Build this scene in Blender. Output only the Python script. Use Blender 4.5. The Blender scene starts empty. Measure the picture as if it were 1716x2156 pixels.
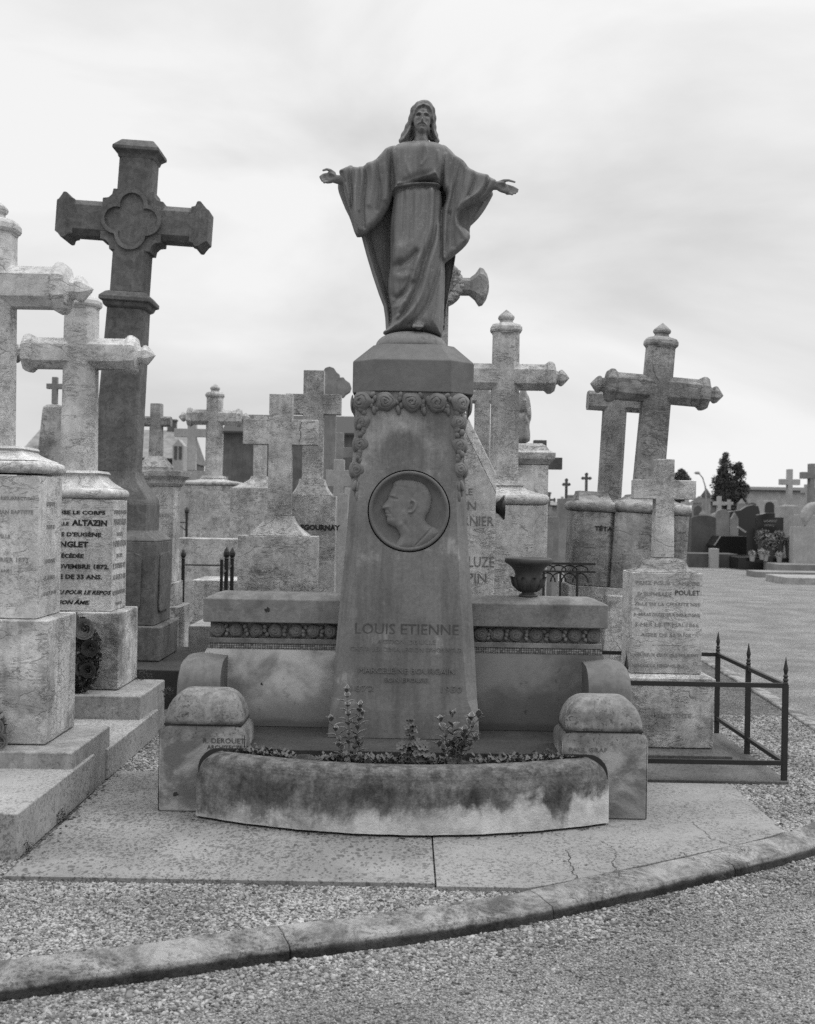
import bpy, bmesh, math, random
import numpy as np
from mathutils import Matrix, Vector
C = bpy.context.scene.collection
SC = bpy.context.scene
R_ = math.radians
random.seed(7); rng = np.random.default_rng(7)

# ---------------------------------------------------------------- camera
F, H, ROLL = 2500.0, 1.5, R_(1.0)          # focal length in picture units (picture is 1716 x 2156), eye height
cam = bpy.data.objects.new('camera', bpy.data.cameras.new('camera')); C.objects.link(cam)
cam.location = (0, 0, H)
cam.rotation_euler = (Matrix.Rotation(R_(90), 3, 'X') @ Matrix.Rotation(ROLL, 3, 'Z')).to_euler()
cam.data.sensor_fit = 'HORIZONTAL'; cam.data.sensor_width = 36
cam.data.lens = 36 * F / 1716
cam.data.clip_end = 2000
cam.data.dof.use_dof = True; cam.data.dof.focus_distance = 6.1; cam.data.dof.aperture_fstop = 6.3
SC.camera = cam
# ---------------------------------------------------------------- sky and sun
SUN_EL, SUN_AZ = R_(55), R_(80)
wd = bpy.data.worlds.new("World"); SC.world = wd; wd.use_nodes = True
nt = wd.node_tree; nt.nodes.clear()
def wn(t, **k):
    n = nt.nodes.new(t)
    for a, b in k.items(): setattr(n, a, b)
    return n
sky = wn('ShaderNodeTexSky', sky_type='NISHITA', sun_disc=False, sun_elevation=SUN_EL, sun_rotation=SUN_AZ)
hs = wn('ShaderNodeHueSaturation'); hs.inputs['Saturation'].default_value = 0
tc = wn('ShaderNodeTexCoord')
mp = wn('ShaderNodeMapping'); mp.inputs['Scale'].default_value = (1.2, 1.2, 3.2); mp.inputs['Location'].default_value = (0.35, .2, .1)
n1 = wn('ShaderNodeTexNoise'); n1.inputs['Scale'].default_value = 1.9; n1.inputs['Detail'].default_value = 7; n1.inputs['Roughness'].default_value = .5
n1.inputs['Distortion'].default_value = .35
rp = wn('ShaderNodeValToRGB')
rp.color_ramp.elements[0].position = .36; rp.color_ramp.elements[0].color = (6.9, 6.9, 6.9, 1)
rp.color_ramp.elements[1].position = .57; rp.color_ramp.elements[1].color = (9.4, 9.4, 9.4, 1)
mx = wn('ShaderNodeMixRGB'); mx.inputs[0].default_value = .93
bg = wn('ShaderNodeBackground'); bg.inputs['Strength'].default_value = .1
wo = wn('ShaderNodeOutputWorld')
L = nt.links.new
L(sky.outputs[0], hs.inputs['Color']); L(hs.outputs[0], mx.inputs[1])
L(tc.outputs['Generated'], mp.inputs[0]); L(mp.outputs[0], n1.inputs['Vector']); L(n1.outputs['Fac'], rp.inputs[0])
sx = wn('ShaderNodeSeparateXYZ'); L(tc.outputs['Generated'], sx.inputs[0])
zr = wn('ShaderNodeMapRange'); zr.interpolation_type = 'SMOOTHSTEP'
for k_, v_ in (('From Min', .36), ('From Max', .95), ('To Min', 1.0), ('To Max', 3.0)): zr.inputs[k_].default_value = v_
L(sx.outputs[2], zr.inputs[0])
vm = wn('ShaderNodeVectorMath', operation='SCALE'); L(rp.outputs[0], vm.inputs[0]); L(zr.outputs[0], vm.inputs['Scale'])
L(vm.outputs[0], mx.inputs[2]); L(mx.outputs[0], bg.inputs['Color']); L(bg.outputs[0], wo.inputs[0])
sl = bpy.data.lights.new('sun', 'SUN'); sl.energy = 1.3; sl.angle = R_(22); sl.color = (1, 1, 1)
sun = bpy.data.objects.new('sun', sl); C.objects.link(sun)
# azimuth measured from +Y (away from camera) towards +X
sd = Vector((math.sin(SUN_AZ) * math.cos(SUN_EL), math.cos(SUN_AZ) * math.cos(SUN_EL), math.sin(SUN_EL)))
sun.rotation_euler = sd.to_track_quat('Z', 'Y').to_euler(); sun.location = (5, 2, 12)
SC.view_settings.view_transform = 'Standard'; SC.view_settings.look = 'None'
SC.view_settings.gamma = 1; SC.view_settings.exposure = 0
SC.cycles.max_bounces = 6; SC.cycles.use_denoising = False

# ---------------------------------------------------------------- picture to place
cr, sr = math.cos(ROLL), math.sin(ROLL)
def W(px, py, Y):
    dx, dy = px - 858, py - 1078
    return ((dx * cr + dy * sr) * Y / F, H - (-dx * sr + dy * cr) * Y / F)
def G(px, py, z=0.0):
    dx, dy = px - 858, py - 1078
    Y = (H - z) * F / (-dx * sr + dy * cr)
    return ((dx * cr + dy * sr) * Y / F, Y)

# ---------------------------------------------------------------- materials (the film is black and white: every colour is a grey)
def newmat(name, rough=.85, spec=.25):
    m = bpy.data.materials.new(name); m.use_nodes = True
    b = m.node_tree.nodes['Principled BSDF']; b.inputs['Roughness'].default_value = rough
    b.inputs['Specular IOR Level'].default_value = spec
    return m, m.node_tree, b
ALB = .80
class N:
    def __init__(s, nt): s.nt = nt; s.pos = nt.nodes.new('ShaderNodeNewGeometry').outputs['Position']
    def new(s, t, **k):
        n = s.nt.nodes.new(t)
        for a, b in k.items():
            if hasattr(n, a): setattr(n, a, b)
            else: n.inputs[a].default_value = b
        return n
    def link(s, a, b):
        if b.name == 'Base Color':                     # one overall reflectance trim for every stone
            m = s.nt.nodes.new('ShaderNodeMath'); m.operation = 'MULTIPLY'; m.inputs[1].default_value = ALB
            s.nt.links.new(a, m.inputs[0]); a = m.outputs[0]
        s.nt.links.new(a, b)
    def map(s, scale, rot=(0, 0, 0), loc=(0, 0, 0), src=None):
        n = s.nt.nodes.new('ShaderNodeMapping'); n.inputs['Scale'].default_value = scale
        n.inputs['Rotation'].default_value = rot; n.inputs['Location'].default_value = loc
        s.link(src or s.pos, n.inputs[0]); return n.outputs[0]
    def noise(s, scale, detail=6, rough=.6, dist=0, vec=None, out='Fac'):
        n = s.nt.nodes.new('ShaderNodeTexNoise')
        for k, v in (('Scale', scale), ('Detail', detail), ('Roughness', rough), ('Distortion', dist)): n.inputs[k].default_value = v
        s.link(vec or s.pos, n.inputs['Vector']); return n.outputs[out]
    def voro(s, scale, feature='F1', vec=None, out='Distance', rnd=1):
        n = s.nt.nodes.new('ShaderNodeTexVoronoi'); n.feature = feature; n.inputs['Scale'].default_value = scale
        n.inputs['Randomness'].default_value = rnd
        s.link(vec or s.pos, n.inputs['Vector']); return n.outputs[out]
    def ramp(s, v, a, b, c0=0.0, c1=1.0, smooth=True):
        n = s.nt.nodes.new('ShaderNodeMapRange'); n.interpolation_type = 'SMOOTHSTEP' if smooth else 'LINEAR'
        for k, x in (('From Min', a), ('From Max', b), ('To Min', c0), ('To Max', c1)): n.inputs[k].default_value = x
        s.link(v, n.inputs['Value']); return n.outputs[0]
    def math(s, op, a, b=None):
        n = s.nt.nodes.new('ShaderNodeMath'); n.operation = op
        for i, x in enumerate((a, b)):
            if x is None: continue
            if isinstance(x, (int, float)): n.inputs[i].default_value = x
            else: s.link(x, n.inputs[i])
        return n.outputs[0]
    def mix(s, f, a, b):        # float mix
        n = s.nt.nodes.new('ShaderNodeMix'); n.data_type = 'FLOAT'
        for i, x in ((0, f), (2, a), (3, b)):
            if isinstance(x, (int, float)): n.inputs[i].default_value = x
            else: s.link(x, n.inputs[i])
        return n.outputs[0]
    def sep(s, i, src=None):
        n = s.nt.nodes.new('ShaderNodeSeparateXYZ'); s.link(src or s.pos, n.inputs[0]); return n.outputs[i]
    def disto(s, amt, scale):
        nz = s.noise(scale, 4, .6, out='Color')
        m = s.nt.nodes.new('ShaderNodeVectorMath'); m.operation = 'MULTIPLY_ADD'; s.link(nz, m.inputs[0])
        m.inputs[1].default_value = (amt,) * 3; s.link(s.pos, m.inputs[2]); return m.outputs[0]
    def bump(s, b, hgt, strength=.5, dist=.01):
        n = s.nt.nodes.new('ShaderNodeBump'); n.inputs['Strength'].default_value = strength; n.inputs['Distance'].default_value = dist
        s.link(hgt, n.inputs['Height']); s.link(n.outputs[0], b.inputs['Normal'])
def stone(name, lo, hi, scale=3., vein=0., vscale=5., speck=0., spscale=90., streak=0., grain=.12, bump=.4, rough=.88, patch=0., pscale=2.2, rotz=(.3, .5, .9)):
    m, t, b = newmat(name, rough); n = N(t)
    f = n.ramp(n.noise(scale, 8, .62, .3), .3, .7)
    v = n.mix(f, lo, hi)
    if patch:
        p = n.ramp(n.noise(pscale, 6, .62, .2), .5, .62)
        v = n.math('MULTIPLY', v, n.mix(p, 1.0, 1 - patch))
    if streak:
        s_ = n.noise(1, 5, .65, 0, n.map((28, 28, 1.1)))
        v = n.math('MULTIPLY', v, n.mix(n.ramp(s_, .42, .7), 1.0, 1 - streak))
    md = n.noise(19, 5, .7, .7)
    v = n.math('MULTIPLY', v, n.ramp(md, .32, .68, 1 - grain*1.3, 1 + grain*1.1))
    if vein:
        dv = n.disto(.22, 3.2)
        mpv = n.map((1.0, 1.0, 3.0), (rotz[0], rotz[1] + .35, rotz[2]), (0, 0, 0), dv)
        w = n.voro(vscale*.55, 'DISTANCE_TO_EDGE', mpv)
        cr_ = n.math('MULTIPLY', n.ramp(w, .0, .024, 1, 0), n.ramp(n.noise(3.1, 4, .7), .48, .60))
        nz = n.noise(1, 5, .7, 1.2, n.map((5, 5, 19), (rotz[0]*.6, rotz[1] + .3, rotz[2])))
        c2 = n.math('MULTIPLY', n.ramp(n.math('ABSOLUTE', n.math('SUBTRACT', nz, .5)), .0, .034, .9, 0), n.ramp(n.noise(4.3, 4, .7), .46, .58))
        nz3 = n.noise(1, 4, .75, 1.5, n.map((20, 20, 40), (rotz[0], rotz[1] + .5, rotz[2])))
        c3 = n.math('MULTIPLY', n.ramp(n.math('ABSOLUTE', n.math('SUBTRACT', nz3, .5)), .0, .045, .6, 0), n.ramp(n.noise(2.2, 4, .7), .42, .6))
        cc = n.math('MAXIMUM', n.math('MAXIMUM', cr_, c2), c3)
        v = n.math('MULTIPLY', v, n.mix(cc, 1.0, 1 - vein))
        hv = cc
    if speck:
        q = n.noise(spscale, 3, .75, .5)
        g2 = n.ramp(n.noise(2.7, 5, .65), .40, .62)
        sp = n.math('MULTIPLY', n.ramp(q, .53, .60), g2)
        v = n.math('MULTIPLY', v, n.mix(sp, 1.0, 1 - speck))
    g = n.noise(260, 3, .7)
    v = n.math('MULTIPLY', v, n.ramp(g, .25, .75, 1 - grain*.5, 1 + grain*.5, False))
    n.link(v, b.inputs['Base Color'])
    h = n.math('ADD', n.noise(140, 5, .7), n.math('MULTIPLY', n.noise(22, 4, .6), 1.2))
    if vein: h = n.math('SUBTRACT', h, n.math('MULTIPLY', hv, 1.2))
    n.bump(b, h, bump, .006)
    return m
MT = {}
MT['monument'] = stone('monument_sandstone', .16, .22, 2.2, streak=.16, grain=.10, bump=.25, patch=.12, pscale=3)
MT['statue'] = stone('statue_stone', .20, .235, 4, grain=.08, bump=.2, patch=.08, pscale=6)
MT['cap'] = stone('cap_stone', .145, .175, 3, grain=.08, bump=.25, patch=.08)
MT['marble_light'] = stone('pale_veined_marble', .52, .80, 3, vein=.5, vscale=4.5, speck=.35, streak=.13, grain=.10, bump=.55, patch=.15)
MT['marble_mid'] = stone('weathered_marble', .40, .66, 3.2, vein=.6, vscale=4, speck=.4, streak=.16, grain=.13, bump=.6, patch=.2)
MT['marble_grey'] = stone('grey_marble', .26, .46, 3.2, vein=.65, vscale=5, speck=.45, streak=.15, grain=.15, bump=.6, patch=.2)
MT['marble_base'] = stone('rough_marble_base', .40, .76, 2.6, vein=.45, vscale=6, speck=.3, streak=.2, grain=.12, bump=.7, patch=.4, pscale=3.2)
MT['dark_granite'] = stone('dark_bluestone', .125, .185, 4, speck=.3, streak=.15, grain=.2, bump=.6, patch=.15)
MT['plinth'] = stone('plinth_stone', .30, .42, 3, speck=.35, spscale=60, streak=.2, grain=.13, bump=.5, patch=.25)
MT['far_light'] = stone('far_pale_stone', .32, .44, 1.6, streak=.1, grain=.1, bump=.2)
MT['far_mid'] = stone('far_grey_stone', .18, .29, 1.6, streak=.1, grain=.1, bump=.2)
MT['far_dark'] = stone('far_dark_stone', .07, .11, 1.6, grain=.1, bump=.2)
MT['joint'] = newmat('dark_joint_mortar')[0]; MT['joint'].node_tree.nodes['Principled BSDF'].inputs[0].default_value = (.03, .03, .03, 1)  # one flat dark tone for joints, cracks and chips
def flat(name, g, rough=.8, spec=.3):
    m, t, b = newmat(name, rough, spec); n = N(t)
    v = n.math('MULTIPLY', n.ramp(n.noise(40, 5, .65), .25, .75, .75, 1.25, False), g)
    n.link(v, b.inputs['Base Color']); return m
MT['iron'] = flat('black_iron', .022, .55, .4)
MT['urn'] = flat('dark_cast_iron', .055, .55, .35)
MT['black'] = flat('polished_black_granite', .016, .18, .5)
MT['letter_black'] = flat('black_letter_paint', .025)
MT['letter_soft'] = flat('faded_letter_paint', .30)
MT['letter_cut'] = flat('cut_letter_stone', .085)
MT['letter_cut_soft'] = flat('worn_cut_letter_stone', .165)
MT['letter_pale'] = flat('worn_pale_letter', .27)
MT['leaf_dark'] = flat('dark_leaf', .05, .6)
MT['leaf_mid'] = flat('mid_leaf', .11, .6)
MT['stem'] = flat('plant_stem', .16)
MT['petal'] = flat('pale_petal', .34)
MT['petal_dark'] = flat('dark_petal', .06)
MT['soil'] = stone('soil', .03, .08, 12, speck=.4, grain=.3, bump=1.0)
MT['roof'] = flat('slate_roof', .05)
MT['brick_far'] = stone('far_brick_wall', .10, .16, 1.2, streak=.3, grain=.1, bump=.1)
MT['render_far'] = flat('pale_rendered_wall', .24)
MT['glass_far'] = flat('dark_window_glass', .03, .2, .5)
MT['bark'] = flat('bark', .07)
MT['tree_leaf'] = flat('tree_leaf', .07, .8)
MT['lamp'] = flat('galvanised_metal', .25, .5)

# wing panel: smooth stone with pale salt bloom and a dark foot
def panel_mat(name, lo, hi):
    m, t, b = newmat(name); n = N(t)
    z = n.sep(2)
    f = n.ramp(n.noise(3.1, 6, .6, .3), .34, .60)
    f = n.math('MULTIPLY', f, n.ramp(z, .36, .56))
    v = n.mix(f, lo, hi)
    sp = n.math('MULTIPLY', n.ramp(n.noise(26, 3, .6), .6, .7), n.ramp(n.noise(3.6, 3, .6), .45, .6))
    v = n.math('MULTIPLY', v, n.mix(sp, 1, .62))
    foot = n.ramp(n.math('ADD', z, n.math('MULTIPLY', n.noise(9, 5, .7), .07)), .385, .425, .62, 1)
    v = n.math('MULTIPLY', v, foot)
    v = n.math('MULTIPLY', v, n.ramp(n.noise(240, 3, .7), .25, .75, .88, 1.12, False))
    n.link(v, b.inputs['Base Color']); n.bump(b, n.noise(120, 5, .7), .35, .006); return m
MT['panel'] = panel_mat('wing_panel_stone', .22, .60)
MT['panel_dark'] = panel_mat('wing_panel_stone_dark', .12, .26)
# planter wall: black algae over pale stone, bare stone at the foot
def wall_mat():
    m, t, b = newmat('planter_wall_stone'); n = N(t)
    z, x = n.sep(2), n.sep(0)
    hx_ = n.math('ADD', n.ramp(x, -.55, .85, .030, .135), n.math('MULTIPLY', n.ramp(n.math('ABSOLUTE', n.math('SUBTRACT', x, .73)), .02, .09, 1, 0), -.10))
    big = n.math('MULTIPLY', n.math('SUBTRACT', n.noise(3.6, 6, .66, .5), .5), .36)
    drip = n.math('MULTIPLY', n.math('SUBTRACT', n.noise(1, 4, .7, .3, n.map((11, 11, 3.0))), .5), .13)
    fine = n.math('MULTIPLY', n.math('SUBTRACT', n.noise(24, 5, .75), .5), .07)
    edge = n.math('SUBTRACT', n.math('ADD', n.math('ADD', z, big), n.math('ADD', drip, fine)), hx_)
    f = n.ramp(edge, .0, .085)
    band_ = n.ramp(n.math('ABSOLUTE', n.math('SUBTRACT', n.math('ADD', z, n.math('MULTIPLY', big, .6)), .20)), .02, .13, 1, 0)
    algv = n.mix(n.ramp(n.math('ADD', n.math('MULTIPLY', n.noise(4.5, 7, .72, .6), .6), n.math('MULTIPLY', n.noise(1, 5, .7, .3, n.map((14, 14, 3.2))), .4)), .36, .62), .065, .235)
    alg = n.math('MULTIPLY', algv, n.mix(n.math('MULTIPLY', band_, n.ramp(n.noise(3.3, 6, .7, .6), .42, .60)), 1.0, .50))
    topl = n.ramp(n.math('ADD', z, n.math('MULTIPLY', n.noise(30, 4, .7), .08)), .29, .34)
    alg = n.mix(topl, alg, n.mix(n.ramp(n.noise(16, 6, .75), .35, .65), .06, .18))
    alg = n.math('MULTIPLY', alg, n.ramp(n.noise(55, 4, .75), .3, .7, .62, 1.35, False))
    pale = n.mix(n.ramp(n.noise(7, 6, .7), .3, .7), .40, .72)
    v = n.mix(f, pale, alg)
    v = n.math('MULTIPLY', v, n.ramp(n.noise(240, 3, .7), .25, .75, .86, 1.14, False))
    n.link(v, b.inputs['Base Color']); n.bump(b, n.math('ADD', n.noise(110, 5, .7), n.noise(25, 3, .6)), .6, .008); return m
MT['planter'] = wall_mat()
def pier_mat():
    m, t, b = newmat('pier_stone'); n = N(t)
    z = n.sep(2)
    f = n.ramp(n.noise(4.2, 5, .6, .5), .42, .62)
    v = n.mix(f, .15, .40)
    g = n.math('MULTIPLY', n.ramp(n.math('ADD', z, n.math('MULTIPLY', n.noise(14, 4, .7), .08)), .41, .47), .65)
    v = n.mix(g, v, .10)
    v = n.math('MULTIPLY', v, n.mix(n.math('MULTIPLY', n.ramp(n.noise(70, 3, .7), .56, .64), n.ramp(z, .33, .42)), 1, .4))
    foot = n.ramp(n.math('ADD', z, n.math('MULTIPLY', n.noise(7, 4, .7), .06)), .045, .075)
    v = n.mix(foot, n.mix(n.noise(3, 3), .20, .36), v)
    v = n.math('MULTIPLY', v, n.ramp(n.noise(240, 3, .7), .25, .75, .86, 1.14, False))
    n.link(v, b.inputs['Base Color']); n.bump(b, n.math('ADD', n.noise(110, 5, .7), n.noise(25, 3, .6)), .5, .008); return m
MT['pier'] = pier_mat()
MT['bolster'] = stone('pier_cap_stone', .20, .36, 5, speck=.7, spscale=60, streak=.25, grain=.12, bump=.5, patch=.5, pscale=5)
MT['coping'] = stone('coping_stone', .165, .26, 3.4, speck=.25, grain=.12, bump=.4, patch=.25, pscale=4)
# mosaic band of little square tesserae
def mosaic_mat():
    m, t, b = newmat('mosaic_tesserae', .6); n = N(t)
    u = n.nt.nodes.new('ShaderNodeTexBrick'); u.offset = 0; u.squash = 1
    for k, v in (('Scale', 1.0), ('Mortar Size', .0013), ('Brick Width', .0128), ('Row Height', .0098), ('Mortar Smooth', .1)): u.inputs[k].default_value = v
    u.inputs['Color1'].default_value = (.34,) * 3 + (1,); u.inputs['Color2'].default_value = (.12,) * 3 + (1,); u.inputs['Mortar'].default_value = (.025,) * 3 + (1,)
    cx = n.nt.nodes.new('ShaderNodeCombineXYZ'); n.link(n.sep(0), cx.inputs[0]); n.link(n.sep(2), cx.inputs[1])
    n.link(cx.outputs[0], u.inputs['Vector']); n.link(u.outputs['Color'], b.inputs['Base Color']); return m
MT['mosaic'] = mosaic_mat()
# horizontal slabs with dark lichen spots
def slab_mat(name, lo, hi, spots, dens=.5):
    m, t, b = newmat(name); n = N(t)
    v = n.mix(n.ramp(n.noise(1.6, 7, .65), .35, .68), lo, hi)
    d = n.voro(1, 'F1', n.map((26, 15, 26), src=n.disto(.03, 20)))
    gate = n.ramp(n.noise(2.4, 5, .7), dens - .06, dens + .1)
    s1 = n.math('MULTIPLY', n.ramp(d, .20, .34, 1, 0), gate)
    d3 = n.voro(1, 'F1', n.map((55, 24, 50), src=n.disto(.04, 14)))
    s1 = n.math('MAXIMUM', s1, n.math('MULTIPLY', n.ramp(d3, .22, .36, 1, 0), n.ramp(n.noise(1.9, 5, .7, 0, n.map((1, 1, 1), loc=(7, 3, 0))), dens - .10, dens + .06)))
    s2 = n.math('MULTIPLY', n.ramp(n.noise(1, 4, .75, .6, n.map((62, 50, 60))), .52, .57), n.ramp(n.noise(1.7, 5, .7), .34, .54))
    v = n.math('MULTIPLY', v, n.mix(n.math('MAXIMUM', n.math('MULTIPLY', s1, .9), s2), 1, 1 - spots))
    v = n.math('MULTIPLY', v, n.ramp(n.noise(230, 3, .7), .25, .75, .84, 1.16, False))
    n.link(v, b.inputs['Base Color']); n.bump(b, n.noise(130, 5, .7), .4, .006); return m
MT['slab'] = slab_mat('paving_stone', .21, .31, .60, .44)
MT['slab_smooth'] = slab_mat('smooth_paving_stone', .24, .31, .5, .58)
MT['slab_dark'] = slab_mat('dark_damp_stone', .04, .07, .3)
MT['slab_mid'] = slab_mat('grey_damp_stone', .09, .16, .4, .5)
MT['slab_light'] = slab_mat('pale_step_stone', .32, .44, .5, .52)
def kerb_mat():
    m, t, b = newmat('concrete_kerb'); n = N(t)
    v = n.mix(n.ramp(n.noise(5, 9, .76, .5), .38, .62), .12, .38)
    v = n.math('MULTIPLY', v, n.mix(n.math('MULTIPLY', n.ramp(n.noise(60, 4, .8), .50, .58), n.ramp(n.noise(3, 5, .7), .38, .58)), 1, .42))
    v = n.math('MULTIPLY', v, n.mix(n.ramp(n.noise(120, 3, .7), .6, .68), 1, 1.5))
    dk = n.ramp(n.math('ADD', n.sep(2), n.math('MULTIPLY', n.math('SUBTRACT', n.noise(14, 4, .7), .5), .016)), -.020, -.008, .2, 1)
    v = n.math('MULTIPLY', v, dk)
    n.link(v, b.inputs['Base Color']); n.bump(b, n.noise(90, 6, .75), .8, .012); return m
MT['kerb'] = kerb_mat()
def gravel_mat(name, lo, hi, sc):
    m, t, b = newmat(name, .95, .1); n = N(t)
    vc = n.voro(sc, 'F1', out='Color'); vd = n.voro(sc, 'F1')
    r = n.sep(0, vc)
    v = n.mix(r, lo, hi)
    v = n.math('MULTIPLY', v, n.ramp(vd, .2, .75, 1.08, .45))  # shade between the stones is put into the colour
    v = n.math('MULTIPLY', v, n.ramp(n.noise(1.6, 6, .65), .32, .68, .75, 1.12))
    v = n.math('MULTIPLY', v, n.ramp(n.noise(30, 4, .75), .35, .7, .85, 1.12))
    n.link(v, b.inputs['Base Color']); n.bump(b, n.math('MULTIPLY', vd, -1), .8, .012); return m
MT['gravel_road'] = gravel_mat('gravel_road', .28, .48, 120)
MT['gravel_bed'] = gravel_mat('gravel_bed', .10, .30, 80)  # coloured dark to stand for shade in the gaps between loose pebbles
def pebble_mat():
    m, t, b = newmat('pebbles', .9, .2); n = N(t)
    g = n.nt.nodes.new('ShaderNodeNewGeometry'); r = g.outputs['Random Per Island']
    v = n.ramp(r, 0, 1, .06, .44, False)
    v = n.math('MULTIPLY', v, n.ramp(n.noise(150, 3, .6), .3, .7, .85, 1.15, False))
    v = n.math('MULTIPLY', v, n.ramp(n.noise(1.6, 6, .65), .32, .68, .72, 1.15))
    n.link(v, b.inputs['Base Color']); return m
MT['pebble'] = pebble_mat()
def leaf_rim_mat():
    m, t, b = newmat('variegated_leaf', .5, .3); n = N(t)
    a = n.nt.nodes.new('ShaderNodeAttribute'); a.attribute_name = 'rim'
    v = n.mix(n.ramp(a.outputs['Fac'], .45, .8), .10, .52)
    n.link(v, b.inputs['Base Color']); return m
MT['leaf_rim'] = leaf_rim_mat()

# ---------------------------------------------------------------- mesh helpers
class MB:
    def __init__(s): s.v = []; s.f = []
    def add(s, v, f):
        o = len(s.v); s.v += [tuple(p) for p in v]; s.f += [tuple(i + o for i in q) for q in f]; return s
    def box(s, x0, x1, y0, y1, z0, z1):
        return s.add([(x0,y0,z0),(x1,y0,z0),(x1,y1,z0),(x0,y1,z0),(x0,y0,z1),(x1,y0,z1),(x1,y1,z1),(x0,y1,z1)],
                     [(0,3,2,1),(4,5,6,7),(0,1,5,4),(1,2,6,5),(2,3,7,6),(3,0,4,7)])
    def loft(s, rings, cap=True):
        n = len(rings[0]); o = []
        for r in rings: o += list(r)
        f = []
        for i in range(len(rings) - 1):
            for j in range(n):
                k = (j + 1) % n; f.append((i*n+j, i*n+k, (i+1)*n+k, (i+1)*n+j))
        if cap: f.append(tuple(range(n - 1, -1, -1))); f.append(tuple((len(rings)-1)*n + j for j in range(n)))
        return s.add(o, f)
    def prism(s, poly, y0, y1):                       # poly in (x, z)
        return s.loft([[(x, y0, z) for x, z in poly], [(x, y1, z) for x, z in poly]])
    def tube(s, pts, r, n=8):
        rings = []
        for i, p in enumerate(pts):
            p = Vector(p); a = Vector(pts[max(i-1, 0)]); b = Vector(pts[min(i+1, len(pts)-1)]); d = (b - a).normalized()
            u = d.orthogonal().normalized() if abs(d.z) > .9 else d.cross(Vector((0, 0, 1))).normalized(); w = d.cross(u)
            if abs(d.z) > .9: u = Vector((1, 0, 0)); w = d.cross(u).normalized(); u = w.cross(d)
            rr = r[i] if isinstance(r, (list, tuple)) else r
            rings.append([tuple(p + (u * math.cos(t) + w * math.sin(t)) * rr) for t in [2*math.pi*j/n for j in range(n)]])
        return s.loft(rings)
    def lathe(s, prof, c=(0, 0, 0), axis='z', n=16, ry=1.0, rot=0.0, sq=None):      # prof: (r, t)
        rings = []
        for r, t in prof:
            ring = []
            for j in range(n):
                a = 2*math.pi*(j + .5)/n + rot
                x, y = r*math.cos(a), r*math.sin(a)*ry
                ring.append({'z': (c[0]+x, c[1]+y, c[2]+t), 'x': (c[0]+t, c[1]+y, c[2]+x), '-x': (c[0]-t, c[1]+y, c[2]+x), 'y': (c[0]+x, c[1]+t, c[2]+y)}[axis])
            rings.append(ring)
        return s.loft(rings)
    def xf(s, M):
        s.v = [tuple(M @ Vector(p)) for p in s.v]; return s
    def obj(s, name, mat, parent=None, bevel=0, smooth=False, seg=2, lab=None):
        me = bpy.data.meshes.new(name); me.from_pydata(s.v, [], s.f)
        bm = bmesh.new(); bm.from_mesh(me); bmesh.ops.recalc_face_normals(bm, faces=bm.faces); bm.to_mesh(me); bm.free()
        return mobj(name, me, mat, parent, bevel, smooth, seg, lab)
def mobj(name, me, mat, parent=None, bevel=0, smooth=False, seg=2, lab=None):
    me.materials.clear(); me.materials.append(MT[mat] if isinstance(mat, str) else mat)
    o = bpy.data.objects.new(name, me); C.objects.link(o)
    if parent: o.parent = parent
    if smooth or bevel:
        me.polygons.foreach_set('use_smooth', [True] * len(me.polygons))
        if not smooth:
            try: me.set_sharp_from_angle(angle=R_(28))
            except Exception: pass
    if bevel:
        b = o.modifiers.new('bevel', 'BEVEL'); b.width = bevel; b.segments = seg; b.limit_method = 'ANGLE'; b.angle_limit = R_(25)
        b.harden_normals = True
    if lab: o['label'] = lab
    return o
def thing(name, label, cat, loc=(0, 0, 0), rot=(0, 0, 0), group=None):
    o = bpy.data.objects.new(name, None); C.objects.link(o); o.empty_display_size = .1
    o.location = loc; o.rotation_euler = rot; o['label'] = label; o['category'] = cat
    if group: o['group'] = group
    return o
def struct(o, kind='structure'): o['kind'] = kind; return o
def dup(root, loc, rotz=None, label=None, scale=None):
    r = root.copy(); C.objects.link(r); r.location = loc
    if rotz is not None: r.rotation_euler = (0, 0, rotz)
    if label: r['label'] = label
    if scale: r.scale = (scale,) * 3
    for ch in list(root.children):
        c = ch.copy(); C.objects.link(c); c.parent = r
        for g in list(ch.children):
            d = g.copy(); C.objects.link(d); d.parent = c
    return r
def eightring(hx, hy, z, ch, cx=0, cy=0):            # rectangle with chamfered corners, horizontal
    c = ch
    return [(cx+a, cy+b, z) for a, b in ((-hx+c,-hy),(hx-c,-hy),(hx,-hy+c),(hx,hy-c),(hx-c,hy),(-hx+c,hy),(-hx,hy-c),(-hx,-hy+c))]
def rect(hx, hy, z, cx=0, cy=0): return [(cx-hx,cy-hy,z),(cx+hx,cy-hy,z),(cx+hx,cy+hy,z),(cx-hx,cy+hy,z)]
DG = None
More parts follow.
